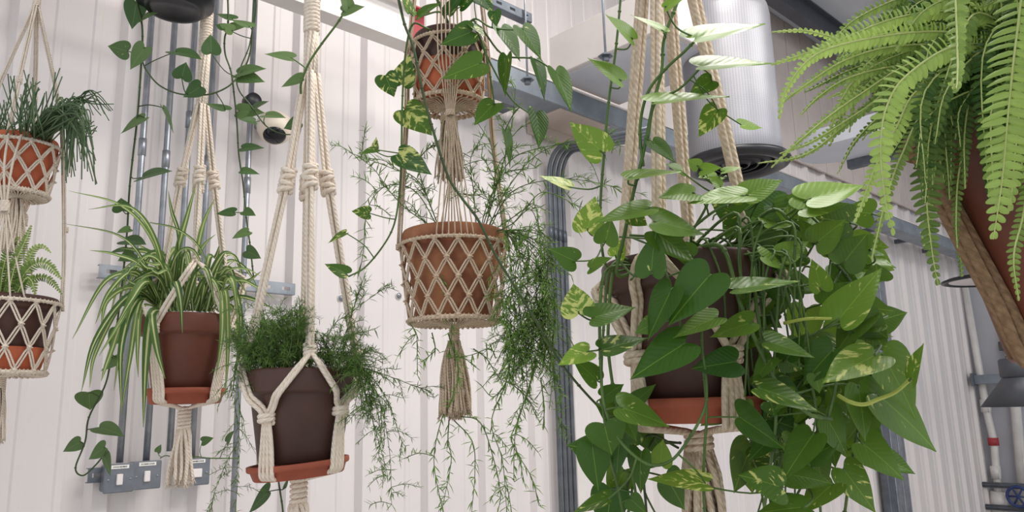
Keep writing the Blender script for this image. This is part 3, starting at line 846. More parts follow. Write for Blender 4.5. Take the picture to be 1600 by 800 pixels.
def frond(parent,line,width,gap,mat='fern',tint=(.3,.8),bare=.06,ref=None,droop=.25,pool=None):
    """fern frond: rachis with a ladder of blunt curved pinnae"""
    m_,n_=pool if pool else (MB(),MB())
    # resample evenly
    tot=sum((line[i]-line[i-1]).length for i in range(1,len(line))); cnt=max(6,int(tot/gap))
    cum=[0]
    for i in range(1,len(line)): cum.append(cum[-1]+(line[i]-line[i-1]).length)
    def pos(s_):
        for i in range(1,len(line)):
            if cum[i]>=s_ or i==len(line)-1:
                f=(s_-cum[i-1])/max(1e-9,cum[i]-cum[i-1]); return line[i-1].lerp(line[i],min(1,f))
    m_.tube(line,.0016,6,r2=.0007)
    base_t=R(*tint)+R(-.15,.15)
    for i in range(cnt):
        f=(i+.5)/cnt
        if f<bare: continue
        p=pos(f*tot); t_=(pos(min(tot,(f+.02)*tot))-pos(max(0,(f-.02)*tot))).normalized()
        vc=(CAM-p).normalized() if ref is None else ref
        sd=t_.cross(vc)
        if sd.length<.05: sd=t_.cross(Z)
        sd.normalize(); nr=sd.cross(t_)
        if nr.dot(vc)<0: nr=-nr
        wl_=width*.5*min(1,(f-bare)*6+.45)*min(1,((1-f)*2.6)**.8+.10)
        for sg in(-1,1):
            d_=(sd*sg+t_*R(.12,.32)+nr*R(-.12,.12)).normalized()
            pw=gap*.98; tw=R(.25,.65)*(1 if sg>0 else -1)
            ac=(Quaternion(d_,tw*sg)@t_).normalized(); up_=d_.cross(ac)
            if up_.dot(nr)<0: up_=-up_
            L=wl_*R(.88,1.08); vs=[];uv=[]
            for (s_,hw,dz) in((0,.28,0),(.25,.50,.05),(.6,.46,.02),(.88,.30,-.10),(1.0,.10,-.20)):
                c=p+d_*(L*s_)+up_*(dz*droop*2*L)+t_*(L*.10*s_*s_)
                vs+= [c-ac*pw*hw-up_*pw*.10,c+up_*pw*.05,c+ac*pw*hw-up_*pw*.10]; uv+=[(.1,s_),(.5,s_),(.9,s_)]
            fs=[]
            for q in range(4):
                for j in range(2): fs.append((q*3+j,q*3+j+1,(q+1)*3+j+1,(q+1)*3+j))
            n_.add(vs,fs,uv,(R(0,1),0.,max(0,min(1,base_t+R(-.12,.12)+(.25*(f-.5))))))
    if pool: return
    o=m_.build('frond',M['fernstem'],parent); n_.build('pinnae',M[mat],o); return o
def blade(m_,line,w_,dat,tip=.9):
    """strap leaf along a line with a channelled cross-section"""
    n_=len(line); vs=[];uv=[]
    for i,p in enumerate(line):
        f=i/(n_-1); t_=(line[min(i+1,n_-1)]-line[max(i-1,0)]).normalized()
        vc=(CAM-p).normalized()*.7+Z*.5; sd=t_.cross(vc)
        if sd.length<.05: sd=V((1,0,0))
        sd.normalize(); nr=sd.cross(t_)
        hw=w_/2*min(1,.55+f*1.6)*min(1,(1-f)*2.2+.03)**.8
        for u in(-1,-.5,0,.5,1): vs.append(p+sd*(hw*u)+nr*(abs(u)*hw*.45)); uv.append((.5+.5*u,f))
    fs=[(i*5+j,i*5+j+1,(i+1)*5+j+1,(i+1)*5+j) for i in range(n_-1) for j in range(4)]
    m_.add(vs,fs,uv,dat)

def stuff(name,pool,parent,m1,m2,n2):
    o=pool[0].build(name,M[m1],parent); tag(o,kind='stuff'); pool[1].build(n2,M[m2],o)
# ================================================================== 1 spider plant
ax=Axis(294,540,1.95); k=ax.k
axh=Axis(318,25,1.95)
leg_hanger('cream macrame hanger holding the spider plant, ending in a frayed tassel by the switches',ax,M['rope'],18,82,165,
  [(-82,440,.070),(6,413,.055),(84,420,.080),(176,440,.07)],.010,280,.040,None,None,520,.098,618,.094,637,672,758,.0042,3,.0135,True,ntas=22,tasr=.030,potr=potfn(ax,ax.z(496),ax.z(611),72*k,47*k,.27))
tp=thing('potted_spider_plant','spider plant with striped arching blades in a brown pot','potted plant',ax.c(ax.z(612)))
pot(ax,ax.z(496),ax.z(611),72*k,47*k,M['redbrown'],tp,rim=.27)
saucer(ax,ax.z(607),ax.z(631),58*k,M['saucer'],'brown clay saucer under the spider plant pot')
sp=MB(); d0=1.95
def sb(L,w_,d=None,tn=None):
    blade(sp,pxline(L,d or d0,7),w_*k,(R(0,1),0,R(.05,.85) if tn is None else tn))
for L,w_ in [
 ([(272,485,1.95),(240,380,1.90),(190,322,1.86),(107,298,1.82)],6),([(262,485,1.95),(246,385,1.9),(205,325,1.86),(138,327,1.83)],7),
 ([(245,470),(225,410,1.9),(185,368,1.88),(98,349,1.85)],5),([(250,480),(222,418,1.9),(180,398,1.86),(140,391,1.84)],7),
 ([(245,475),(215,432,1.9),(165,440,1.84),(113,530,1.8)],9),([(250,480),(212,425,1.88),(172,455,1.82),(149,506,1.8)],8),
 ([(255,485),(225,438,1.86),(190,500,1.8),(155,556,1.78)],9),([(258,487),(232,440,1.86),(205,470,1.8),(176,520,1.78)],9),
 ([(262,490,1.9),(238,490,1.82),(228,560,1.8),(224,668,1.8)],13),([(240,482,1.88),(238,500,1.8),(246,550,1.79),(258,592,1.79)],10),
 ([(272,480,1.9),(274,440,1.82),(282,470,1.8),(285,521,1.8)],9),([(265,488),(276,400),(292,340),(306,288)],9),([(300,485),(306,410),(318,350),(336,310)],8),
 ([(300,485),(303,420),(318,385),(337,366)],7),([(268,485),(280,380),(268,330),(263,298)],6),([(310,487),(330,430),(348,398),(362,394)],10),
 ([(320,488),(350,432),(376,490,1.88),(365,606,1.86)],8),([(328,487),(345,455,1.88),(347,520,1.84),(337,590,1.83)],9),([(335,487),(352,455,1.88),(356,540,1.85),(352,620,1.84)],8),
 ([(338,485),(368,465),(400,470),(430,485)],8),([(332,485),(368,440),(400,448),(432,470)],6),([(325,487),(352,428),(382,420),(408,432)],5),
 ([(292,480),(330,430),(345,425),(372,402)],4),([(234,348,1.86),(275,358,1.85),(310,385,1.86),(330,430,1.88)],4),
 ([(255,485),(215,455,1.86),(195,500,1.82),(178,610,1.8)],10),([(250,482),(205,460,1.86),(150,530,1.8),(127,612,1.78)],9),([(250,482),(200,465,1.86),(150,550,1.8),(140,606,1.78)],7),
 ([(252,484),(210,462,1.86),(170,560,1.8),(158,596,1.78)],8),([(254,484),(216,468,1.86),(190,540,1.8),(190,650,1.78)],10),([(250,483),(220,470,1.86),(203,560,1.8),(190,640,1.8)],8),
 ([(256,486),(222,480,1.86),(215,540,1.8),(216,590,1.8)],7),([(246,480),(206,450,1.88),(168,470,1.84),(158,510,1.82)],9),([(265,486),(255,420,1.9),(232,400,1.86),(206,420,1.84)],7),
 ([(312,487),(322,440,1.9),(335,440,1.86),(347,470,1.85)],8),([(340,487),(362,480),(372,540,1.9),(376,600,1.9)],7),([(285,485),(296,440),(320,432),(345,440)],6)]: sb(L,w_)
for i in range(42):
    x=R(245,345); s_=-1 if x<290 else 1
    if R(0,1)<.3: s_=-s_
    reach=R(20,85)*s_; rise=R(35,110); fall=R(-10,90)
    d1=R(1.84,2.08)
    sb([(x,486,1.95+R(-.05,.06)),(x+reach*.35,486-rise*.8,(1.95+d1)/2),(x+reach*.75,486-rise*R(.7,.95),d1),(x+reach*1.05,486-rise+fall,d1)],R(6,10))
lo=sp.build('leaves',M['spider'],tp)

# ================================================================== 2 asparagus fern in dark pot
ax=Axis(470,650,1.70); k=ax.k
leg_hanger('cream macrame hanger around the wide dark brown pot',ax,M['rope'],-30,52,115,
  [(-84,562,.118),(8,556,.108),(84,560,.120),(180,560,.12)],.012,285,.046,None,None,648,.098,728,.104,748,788,840,.0050,3,.0155,dz=.009,ntas=24,tasr=.03,potr=potfn(ax,ax.z(578),ax.z(722),83*k,62*k,.27))
tp=thing('potted_asparagus_fern','feathery asparagus fern in a wide dark brown pot','potted plant',ax.c(ax.z(722)))
pot(ax,ax.z(578),ax.z(722),83*k,62*k,M['choc'],tp,rim=.27)
tl=(Z-ax.r*.085).normalized()
saucer(ax,ax.z(720),ax.z(744),77*k,M['saucer'],'tilted terracotta saucer under the wide dark brown pot',tl)
def pl(L,d): return pxline(L,d,10)
pool=(MB(),MB())
for i in range(92):
    x=R(386,474) if i<68 else R(478,550); d=1.70+R(-.08,.08); top=R(488,548) if x<480 else R(525,560)
    x2=x+R(-28,28)
    asp_stem(tp,pl([(x,580,d),((x+x2)/2+R(-6,6),(580+top)/2,d),(x2,top,d+R(-.03,.03)),(x2+R(-14,14),top+R(-6,12),d)],d),.017,.0055,.0009,.4,(3,5),(-.1,.35),pool=pool if i%68>=40 else None)
stuff('inner_stems',pool,tp,'aspstem','asp','needles')
for L in [[(535,578,1.66),(560,560,1.62),(590,620,1.6),(608,700,1.6),(612,788,1.6)],[(535,580,1.66),(555,572,1.62),(580,650,1.6),(600,720,1.6),(606,745,1.6)],[(540,580,1.66),(565,575,1.62),(600,585,1.6),(650,604,1.6),(665,608,1.6)],
          [(535,580,1.66),(570,580,1.62),(605,625,1.6),(628,690,1.6),(640,696,1.6)],[(540,578,1.66),(556,590,1.62),(566,640,1.6),(562,650,1.6)],[(540,580,1.66),(575,590,1.62),(595,680,1.6),(585,720,1.6)],
          [(500,560),(520,510),(545,490,1.66),(600,450,1.7)],[(520,570),(540,520),(556,470),(570,430)],[(515,572),(530,530),(560,520),(585,515)]]:
    asp_stem(tp,pl(L,1.64),.022,.010,.0011,.28,(2,4),(.05,.45))
for i in range(7):
    x=555+R(-6,10); y=570; asp_stem(tp,pl([(538,582,1.66),(x,y+R(-8,8),1.63),(x+R(5,22),y+R(20,60),1.62),(x+R(5,30),y+R(60,100),1.62)],1.64),.018,.007,.0009,.4,(3,5),(.05,.4))
for L in [[(395,575),(375,550,1.64),(365,600,1.62),(374,700,1.62),(368,800,1.62)],[(395,575),(378,560,1.64),(372,610,1.62),(378,660,1.62)],[(400,575),(385,540,1.66),(372,560,1.64),(362,620,1.62)],[(372,690,1.62),(355,720,1.62),(335,770,1.62),(330,800,1.62)]]:
    asp_stem(tp,pl(L,1.64),.019,.010,.0009,.3,(2,4),(.0,.35))

# ================================================================== 3 two-tier hanger in the middle
ax=Axis(709,440,1.66); k=ax.k; axu=Axis(701,110,1.66)
tz=axu.z
t3=thing('macrame_hanger','tan two-tier macrame hanger with net baskets and a bushy tassel','plant hanger',ax.c(ax.z(652)))
rt,rb=82*k,68*k; zt,zb=ax.z(389),ax.z(500)
net(t3,ax,M['ropetan'],zt,zb,lambda z_:rb+(rt-rb)*max(0,min(1,(z_-zb)/(zt-zb)))**.8,15,4,.0021,phase=5,zg=ax.z(513),gap=.0046)
ru,rub=57*k,52*k; zu,zub=tz(80),tz(162)
net(t3,axu,M['ropetan'],zu,zub,lambda z_:rub+(ru-rub)*max(0,min(1,(z_-zub)/(zu-zub))),11,4,.0020,phase=9,zg=tz(172),gap=.0042)
# upper basket's own gathered tassel (behind)
m_=MB(); coil(m_,V((axu.x,axu.y,(tz(183)+tz(193))/2)),Z,.017,.014,4,.002); m_.build('gathering_wrap',M['ropetan'],t3)
m_=MB(); tassel(m_,axu,tz(188),tz(282),.016,.030,46,.0019); m_.build('upper_tassel',M['ropeold'],t3)
# legs: left, right, front fan, back fan
for az in(-88,86):
    m_=MB(); l_=[axu.at(.03,az,tz(-260)),axu.at(57*k*1.05,az,tz(60)),axu.at(66*k,az,tz(200)) if az<0 else ax.at(66*k,az,tz(200)),ax.at(rt*1.03,az,ax.z(383))]
    bundle(m_,crom(l_,6),5,.0018,.0042,1.2); m_.build('cord',M['ropetan'],t3)
    m_=MB(); coil(m_,ax.at(rt*1.04,az,ax.z(386)),Z,.005,.012,4,.002); m_.build('knot',M['ropetan'],t3)
for az in(2,182):
    m_=MB(); kp=(axu.at(.068,az,tz(196))) if az<90 else ax.at(.05,az,tz(196))
    for i in range(7):
        da=(i-3)*7
        tp_=axu.at(.03,az+da,tz(-260)); mid=axu.at(ru*1.10,az+da*.8,tz(70)); low=axu.at(ru*1.12,az+da*.5,tz(150))
        m_.tube(crom([tp_,mid,low,kp+RT*((i-3)*.0022)],6),.0016,6)
        e=ax.at(rt*1.02,az+(i-3)*6.5,zt+.004)
        m_.tube(crom([kp+RT*((i-3)*.0022),kp.lerp(e,.5)+RT*((i-3)*.0012),e],5),.0016,6)
    m_.build('cord_fan',M['ropetan'],t3)
    m_=MB(); coil(m_,kp,Z,.0085,.012,4,.0021,.05); m_.build('knot',M['ropetan'],t3)
m_=MB(); coil(m_,ax.c((ax.z(514)+ax.z(538))/2),Z,.0105,ax.z(514)-ax.z(538),7,.0016); m_.lathe([(0,ax.z(518)),(.0105,ax.z(514)),(.0105,ax.z(538)),(0,ax.z(538))],(ax.x,ax.y,0),14); m_.build('gathering_wrap',M['ropetan'],t3)
m_=MB(); tassel(m_,ax,ax.z(533),ax.z(652),.012,.034,60,.0027); m_.build('tassel',M['ropetan'],t3)

tp=thing('potted_asparagus_fern','trailing asparagus fern in an aged terracotta pot in the lower net basket','potted plant',ax.c(zb+.004))
pot(ax,ax.z(364),zb+.004,78*k,58*k,M['aged'],tp,rim=.22)
stems=[[(750,368),(772,290),(768,230),(742,185)],[(755,368),(782,270),(798,205),(806,135)],[(758,368),(790,300),(835,245),(890,222),(940,232)],[(760,368),(800,300),(870,280),(930,285),(1000,302)],
 [(762,366),(815,330),(850,300),(900,320),(925,330)],[(755,366),(790,260),(850,230),(930,225),(985,230)],[(765,366),(800,350),(835,320),(845,420,1.6),(838,520,1.58)],
 [(765,368),(790,360,1.62),(850,400,1.58),(866,470,1.56),(860,575,1.55)],[(765,368),(795,365,1.62),(838,405,1.58),(848,480,1.56),(840,560,1.55)],
 [(690,366),(655,285),(610,262),(545,238)],[(690,366),(650,300),(605,290),(575,325),(568,390),(563,420)],[(695,366),(640,330),(610,300),(585,265),(560,245)],[(690,366),(665,300),(655,250),(690,215)],
 [(745,366),(740,300),(735,250),(752,215)],[(755,366),(765,320),(745,290),(730,270)],[(760,366),(770,340),(790,330),(800,345)],[(750,366),(758,330),(775,290),(790,270),(840,262)],
 [(765,368),(800,350,1.6),(832,330,1.58),(850,420,1.55),(870,640,1.53),(885,672,1.53)]]
for i in range(9):
    x=R(785,860); stems.append([(760,368),(785,360,1.62),(x,R(365,400),1.58),(x+R(-5,18),R(430,480),1.56),(x+R(-8,14),R(500,600),1.55)])
for L in stems: asp_stem(tp,pl(L,1.64),.026,.0125,.0013,.30,(2,4),(.15,.95),start=.18)
for i in range(30):
    x=R(785,860); y=R(395,545)
    asp_stem(tp,pl([(x,y,1.58),(x+R(-8,8),y+20,1.57),(x+R(-16,16),y+R(35,60),1.57)],1.58),.020,.0065,.0012,.5,(3,5),(.15,1.))
for L in [[(798,560,1.58),(790,600),(768,660),(785,720),(792,800)],[(775,560,1.58),(765,545),(735,555),(700,560)],[(838,560,1.56),(825,610),(806,670),(803,745),(806,752)],[(838,570,1.56),(812,650),(800,690),(830,745),(842,790)],
          [(700,640,1.6),(690,655),(678,720),(692,800)],[(702,650,1.6),(700,690),(705,720),(692,790)],[(708,655,1.6),(738,690),(742,740),(737,800)],[(712,650,1.6),(750,660),(772,720),(782,770),(778,800)],
          [(640,505,1.6),(650,520),(652,535)],[(675,520,1.6),(680,545),(672,555),(660,565)],[(700,520,1.58),(712,560),(716,590),(700,640)],[(690,430,1.56),(703,480),(706,520),(700,560)],[(845,590,1.56),(850,640),(848,672)],[(790,600,1.58),(770,620),(750,600)],[(860,560,1.55),(872,600),(878,640)],[(800,600),(822,620),(842,650)],[(740,545,1.6),(760,560),(780,590),(800,600)]]:
    asp_stem(tp,pl(L,1.58),.025,.0135,.0014,.12,(2,4),(.3,1.))

# upper pot
tp=thing('potted_pothos','variegated pothos in a dark pot with terracotta base, in the upper net basket','potted plant',axu.c(zub))
pot(axu,tz(62),tz(155),54*k,44*k,M['choc'],tp,rim=.2)
mm=MB(); rr=50*k; mm.lathe([(0,0),(rr*.9,0),(rr,.01),(rr*1.04,tz(108)-tz(158)),(rr*1.01,tz(108)-tz(158)),(rr*.96,.012),(0,.01)],(axu.x,axu.y,tz(158)),48)
o=tag(mm.build('saucer',M['terra'],None,origin=(axu.x,axu.y,tz(158))),'deep orange terracotta saucer in the upper net basket','saucer')
V3=[([(705,62,1.64),(668,45,1.6),(645,38,1.58),(634,80,1.58),(629,150,1.58),(627,240,1.58),(624,300,1.58),(616,350,1.58),(598,385,1.58),(570,418,1.58),(545,432,1.58)],
     [(628,132,640,84,34),(602,118,616,152,34,None,.5),(634,172,676,212,44,None,.6),(624,242,675,273,34,None,.55),(588,234,563,241,10),(586,236,588,214,12),(577,333,549,330,20,None,.6),(540,364,512,380,9),(541,428,507,412,20,None,.4)],.0022),
    ([(712,60),(735,40,1.58),(755,70,1.56),(766,120,1.56),(772,162,1.56)],[(737,50,688,70,34,1.55,.35),(752,98,690,123,38,1.54,.3),(772,162,741,196,30,None,.2),(738,40,758,58,10,1.56,.6)],.0024),
    ([(715,60),(740,30,1.58),(765,42,1.57),(790,46,1.57),(818,46,1.57)],[(783,44,813,96,24,None,.3),(816,44,846,93,27,None,.35),(772,18,776,42,20,None,.3),(745,-12,772,22,24,1.58,.5)],.0022),
    ([(715,60),(745,38,1.58),(785,85,1.57),(835,92,1.57),(868,113,1.57)],[(792,88,789,152,20,None,.3),(836,96,851,157,18,None,.35),(868,111,893,175,26,None,.25)],.0022),
    ([(715,60),(740,32,1.58),(755,75,1.57),(795,150,1.57),(828,178,1.57)],[(838,176,842,232,28,None,.25),(789,205,797,262,13,1.6,.2)],.0022),
    ([(705,62,1.64),(690,20,1.6),(655,24,1.58),(640,0,1.58)],[(655,24,690,4,12,None,.3),(640,20,625,-20,14),(700,20,725,-14,18,1.6,.3),(720,10,745,-6,16,1.6)],.0022),
    ([(712,60,1.62),(660,-40,1.58),(622,-30,1.55),(630,30,1.53),(646,75,1.52),(662,150,1.51),(680,215,1.5),(700,275,1.5),(722,310,1.5),(748,345,1.5),(775,400,1.5),(803,445,1.5),(845,515,1.5),(880,572,1.5),(930,630,1.49),(975,668,1.48),(1020,690,1.47),(1062,692,1.46)],[],.0031)]
for L,lv,r in V3: vine(tp,pxline(L,1.6,6),lv,r,M['pothos'],M['vinedark'] if not lv else M['vine'],k,varr=(.35,.75),tint=(.0,.3))

# ================================================================== 4 left two-tier hanger
ax=Axis(11,470,1.90); k=ax.k; axu=Axis(33,250,1.90); tz=axu.z
t4=thing('macrame_hanger','cream two-tier macrame hanger with net baskets at the left edge','plant hanger',ax.c(ax.z(690)))
zt,zb=ax.z(478),ax.z(582); rt,rb=72*k,60*k
net(t4,ax,M['rope'],zt,zb,lambda z_:rb+(rt-rb)*max(0,min(1,(z_-zb)/(zt-zb)))**.8,13,3,.0024,phase=3,zg=ax.z(589),gap=.0052)
zu,zub=tz(234),tz(303); ru,rub=51*k,40*k
net(t4,axu,M['rope'],zu,zub,lambda z_:rub+(ru-rub)*max(0,min(1,(z_-zub)/(zu-zub)))**.8,10,3,.0024,phase=12,zg=tz(310),gap=.0042)
m_=MB(); tassel(m_,axu,tz(312),tz(395),.012,.026,34,.0023); m_.build('upper_tassel',M['rope'],t4)
top=Axis(57,6,1.90)
m_=MB(); coil(m_,top.c(top.z(4)),Z,.007,.025,5,.0025); coil(m_,top.c(top.z(-14)),V((.3,.2,1)),.011,.016,2,.003); m_.build('top_knot',M['rope'],t4)
for i,(az,) in enumerate(((88,),(-92,))):
    l_=[top.at(.004,az,top.z(10)),axu.at(ru*.82,az,tz(150)),axu.at(ru*1.08,az,tz(232)),ax.at(rt*.98,az,ax.z(390)),ax.at(rt*1.03,az,ax.z(476))]
    m_=MB(); bundle(m_,crom(l_,6),3,.0023,.0036,1); m_.build('cord',M['rope'],t4)
    for (f,q) in((axu.at(ru*.82,az,tz(148)),0),(axu.at(ru*1.08,az,tz(234)),1),(ax.at(rt*.97,az,ax.z(352)),2),(ax.at(rt*1.03,az,ax.z(478)),3)):
        m_=MB(); coil(m_,f,Z,.0052,.014,3.5,.0024,.06); m_.build('knot',M['rope'],t4)
for az in(-20,165):
    kp=(axu.at(.066,az,tz(334))); m_=MB()
    bundle(m_,crom([top.at(.004,az,top.z(10)),axu.at(ru*.75,az,tz(140)),axu.at(ru*1.08,az,tz(222))],6),4,.0021,.0036,.5)
    for i in range(3):
        m_.tube(crom([axu.at(ru*1.09,az+(i-1)*17,tz(228)),axu.at(ru*1.16,az+(i-1)*10,tz(275)),kp+RT*(i-1)*.003],5),.0026,6)
    for i in range(5):
        e=ax.at(rt*1.0,az+8+(i-2)*15,zt+.004); m_.tube(crom([kp+RT*(i-2)*.002,kp.lerp(e,.5),e],5),.0021,6)
    m_.build('cord_fan',M['rope'],t4)
    m_=MB(); coil(m_,kp,Z,.0085,.026,6,.003,.05); m_.build('knot',M['rope'],t4)
    m_=MB(); coil(m_,axu.at(ru*.75,az,tz(140)),Z,.0052,.018,4,.0024,.06); m_.build('knot',M['rope'],t4)
axt=Axis(0,592,1.9)
m_=MB(); coil(m_,axt.c(axt.z(598)),Z,.012,.03,6,.0026); m_.build('gathering_wrap',M['rope'],t4)
m_=MB(); tassel(m_,axt,axt.z(602),axt.z(692),.010,.024,26,.0028); m_.build('tassel',M['rope'],t4)
# upper: rhipsalis
tp=thing('potted_rhipsalis','thin stringy rhipsalis in a terracotta pot, upper basket at the left edge','potted plant',axu.c(zub+.004))
pot(axu,tz(219),zub+.004,48*k,36*k,M['terra'],tp,rim=.24)
rh=MB()
def strand(L,d,r=.0019): rh.tube(pxline(L,d,4),r,6,r2=r*.7)
for i in range(70):
    y0=224; x0=R(25,78); a=R(95,130); b=R(120,170); d=R(1.78,1.96)
    ex=R(95,152); ey=R(180,292)
    strand([(x0,y0,1.9),(x0+(a-x0)*.6,R(165,200),d),(a,R(150,190),d),((a+ex)/2+R(-4,8),R(170,220),d),(ex,ey,d)],d)
for i in range(55):
    x0=R(-20,78); d=R(1.78,2.0); ex=x0+R(-40,50); ey=R(105,200)
    strand([(x0,224,1.9),(x0+(ex-x0)*.2,200,d),(x0+(ex-x0)*.6,(ey+215)/2,d),(ex,ey,d)],d)
for i in range(12):
    x0=R(105,125); ex=R(130,178); ey=R(138,190); strand([(x0,R(150,175),1.86),((x0+ex)/2,R(140,165),1.84),(ex,ey,1.83)],1.84,.0016)
for i in range(6):
    x0=R(30,52); strand([(x0,220,1.86),(x0,180,1.84),(x0+R(-5,12),150,1.83),(x0+R(-12,30),R(105,140),1.82)],1.84)
rh.build('stems',M['rhip'],tp)
wd=MB()
for L in [[(60,224),(75,205,1.86),(95,182,1.84),(112,170,1.84)],[(50,224),(62,195,1.86),(80,178,1.84)],[(40,224),(44,190,1.86),(52,170,1.84)]]: wd.tube(pxline(L,1.88,5),.0034,6,r2=.002)
wd.build('woody_stems',M['woody'],tp)
# lower: small fern
tp=thing('potted_fern','small sword fern in a dark pot, lower basket at the left edge','potted plant',ax.c(zb+.02))
pot(ax,ax.z(466),ax.z(576),69*k,52*k,M['brownpot'],tp,rim=.2)
mm=MB(); rr=60*k; mm.lathe([(0,0),(rr*.86,0),(rr*.9,.006),(rr*1.02,ax.z(545)-ax.z(579)),(rr*.98,ax.z(545)-ax.z(579)),(rr*.84,.01),(0,.008)],(ax.x,ax.y,ax.z(579)),48)
tag(mm.build('saucer',M['terra'],None,origin=(ax.x,ax.y,ax.z(579))),'deep orange terracotta saucer in the lower basket at the left edge','saucer')
for L,w_ in [([(12,462),(25,410),(40,375),(49,352)],16),([(25,460),(50,395),(65,385),(80,395)],13),([(20,460),(45,420),(70,412),(96,436)],18),([(25,460),(50,437),(75,436),(97,460)],13),([(25,462),(40,435),(50,440),(55,460)],16),
             ([(0,460),(5,420),(15,390),(30,370)],16),([(-10,460),(-15,400),(-20,380)],16),([(10,462),(25,430),(35,420),(48,425)],15),([(5,462),(12,425),(20,410),(28,408)],15),([(15,462),(20,440),(30,445),(36,462)],14),([(0,462),(-5,430),(5,410),(12,420)],15)]:
    frond(tp,pxline(L,1.86+R(-.05,.05),7),w_*k,.0062,tint=(.1,.6))
# ================================================================== 5 trailing pothos, upper left
ax=Axis(278,-60,2.02); k=ax.k
tp=thing('hanging_pothos','long trailing pothos in a black hanging pot at the top left','potted plant',ax.c(ax.z(14)))
zt_,zb_=ax.z(-110),ax.z(16)
mm=MB(); mm.lathe([(0,zb_+.006),(34*k,zb_+.006),(36*k,zb_),(42*k,zb_),(44*k,zb_+.012),(56*k,zb_+.02),(62*k,(zt_+zb_)/2),(72*k,zt_),(69*k,zt_),(58*k,(zt_+zb_)/2),(40*k,zb_+.02),(0,zb_+.02)],(ax.x,ax.y,0),48); mm.build('pot',M['black'],tp)
mm=MB(); mm.lathe([(66*k,zt_-.03),(0,zt_-.025)],(ax.x,ax.y,0),30); mm.build('soil',M['soil'],tp)
d=2.0
LVs=[([(250,-100),(214,-90),(212,-10),(222,40),(221,95),(215,180),(207,250),(202,300),(198,370),(190,450),(181,520),(172,570),(163,605),(139,652),(133,690),(118,731),(130,743),(150,726),(162,711)],
  [(213,4,206,46,30),(200,80,168,72,27,None,.3),(226,74,203,109,24),(226,184,188,209,12),(254,168,271,208,7),(223,277,269,267,13),(192,329,189,309,27),(203,358,182,364,10),(196,376,229,382,18),(209,396,184,408,20),(223,441,190,450,15),(206,466,182,479,13),(186,518,171,543,24),(187,561,157,580,14),(139,613,141,641,36),(155,668,194,682,22),(126,690,98,706,20),(164,699,138,718,20),(163,712,173,744,12),(222,30,246,20,8),(197,390,170,395,7)],.0026),
 ([(222,95,2.0),(230,112,1.93),(250,134,1.9),(282,147,1.89),(322,148,1.89),(350,139,1.9),(368,124,1.92),(378,100,1.96),(392,60,2.0),(396,-20,2.0),(330,-100,2.0)],
  [(274,81,316,93,15),(284,122,291,97,27),(314,135,286,152,24,1.88),(330,83,329,53,27,1.88),(352,172,321,161,11,1.92),(390,42,360,30,10),(352,44,337,38,12)],.0022),
 ([(310,-100),(352,-60),(356,0),(356,40),(351,60),(352,85),(361,112),(366,150),(370,190),(373,240),(379,280),(383,320),(386,350),(391,385),(396,432)],
  [(364,30,338,21,10),(363,48,343,38,16,None,.2,.9),(372,115,416,107,15),(376,120,414,128,20),(373,174,414,176,22,None,.1,.4),(379,232,413,231,12),(378,267,406,272,11),(366,332,337,334,13),(381,330,400,337,14),(388,362,362,373,13),(385,392,408,404,20),(360,44,388,40,12)],.0024),
 ([(330,-100),(392,-50),(394,50),(387,95),(371,122),(374,142),(392,165),(415,196),(440,209),(468,210)],
  [(415,180,447,184,11),(468,190,443,201,20),(398,190,372,186,10),(395,170,420,158,8)],.0021)]
for L,lv,r in LVs: vine(tp,pxline(L,d,6),lv,r,M['pothosl'],M['vinedark'],k,varr=(-.1,.12),tint=(.1,.55))
# strand of pothos trailing by the hanger of the dark pot
tp=thing('pothos_cutting','short pothos runner climbing along the hanger of the wide dark pot','climbing plant',P(470,148,1.62))
vine(tp,pxline([(470,146,1.64),(471,128,1.62),(483,98,1.61),(503,68,1.61),(535,24,1.62),(560,-30,1.64)],1.62,6),[(456,91,413,84,13,1.66),(471,122,439,136,14,1.63),(536,18,570,10,16,1.6,0,.6),(545,12,530,-22,18,1.6,0,.6)],.0026,M['pothosl'],M['vine'],1.62/FPX,tint=(.4,.8),varr=(-.1,.1))
# shoots in the bottom of the picture
tp=thing('pothos_shoot','pothos shoot with small leaves trailing across the switch right of the tassel','climbing plant',P(300,720,2.2))
vine(tp,pxline([(372,716,2.25),(330,716,2.2),(303,714,2.2),(290,722,2.22),(262,712,2.25),(250,716,2.25)],2.2,6),[(316,690,334,684,13,2.2),(355,690,366,672,9,2.2),(246,706,252,694,9,2.24)],.0018,M['pothosl'],M['vine'],2.2/FPX,varr=(-.1,.1),tint=(.1,.4))
tp=thing('pothos_shoot','upright pothos shoot with a dark leaf below the tilted saucer','climbing plant',P(440,830,1.78))
vine(tp,pxline([(444,860,1.78),(442,800,1.78),(438,770,1.78),(434,740,1.8),(436,715,1.82)],1.78,6),[(420,768,388,802,18,1.76),(446,762,452,744,5,1.78)],.0024,M['pothosl'],M['vinedark'],1.78/FPX,varr=(-.1,.1),tint=(.0,.3))

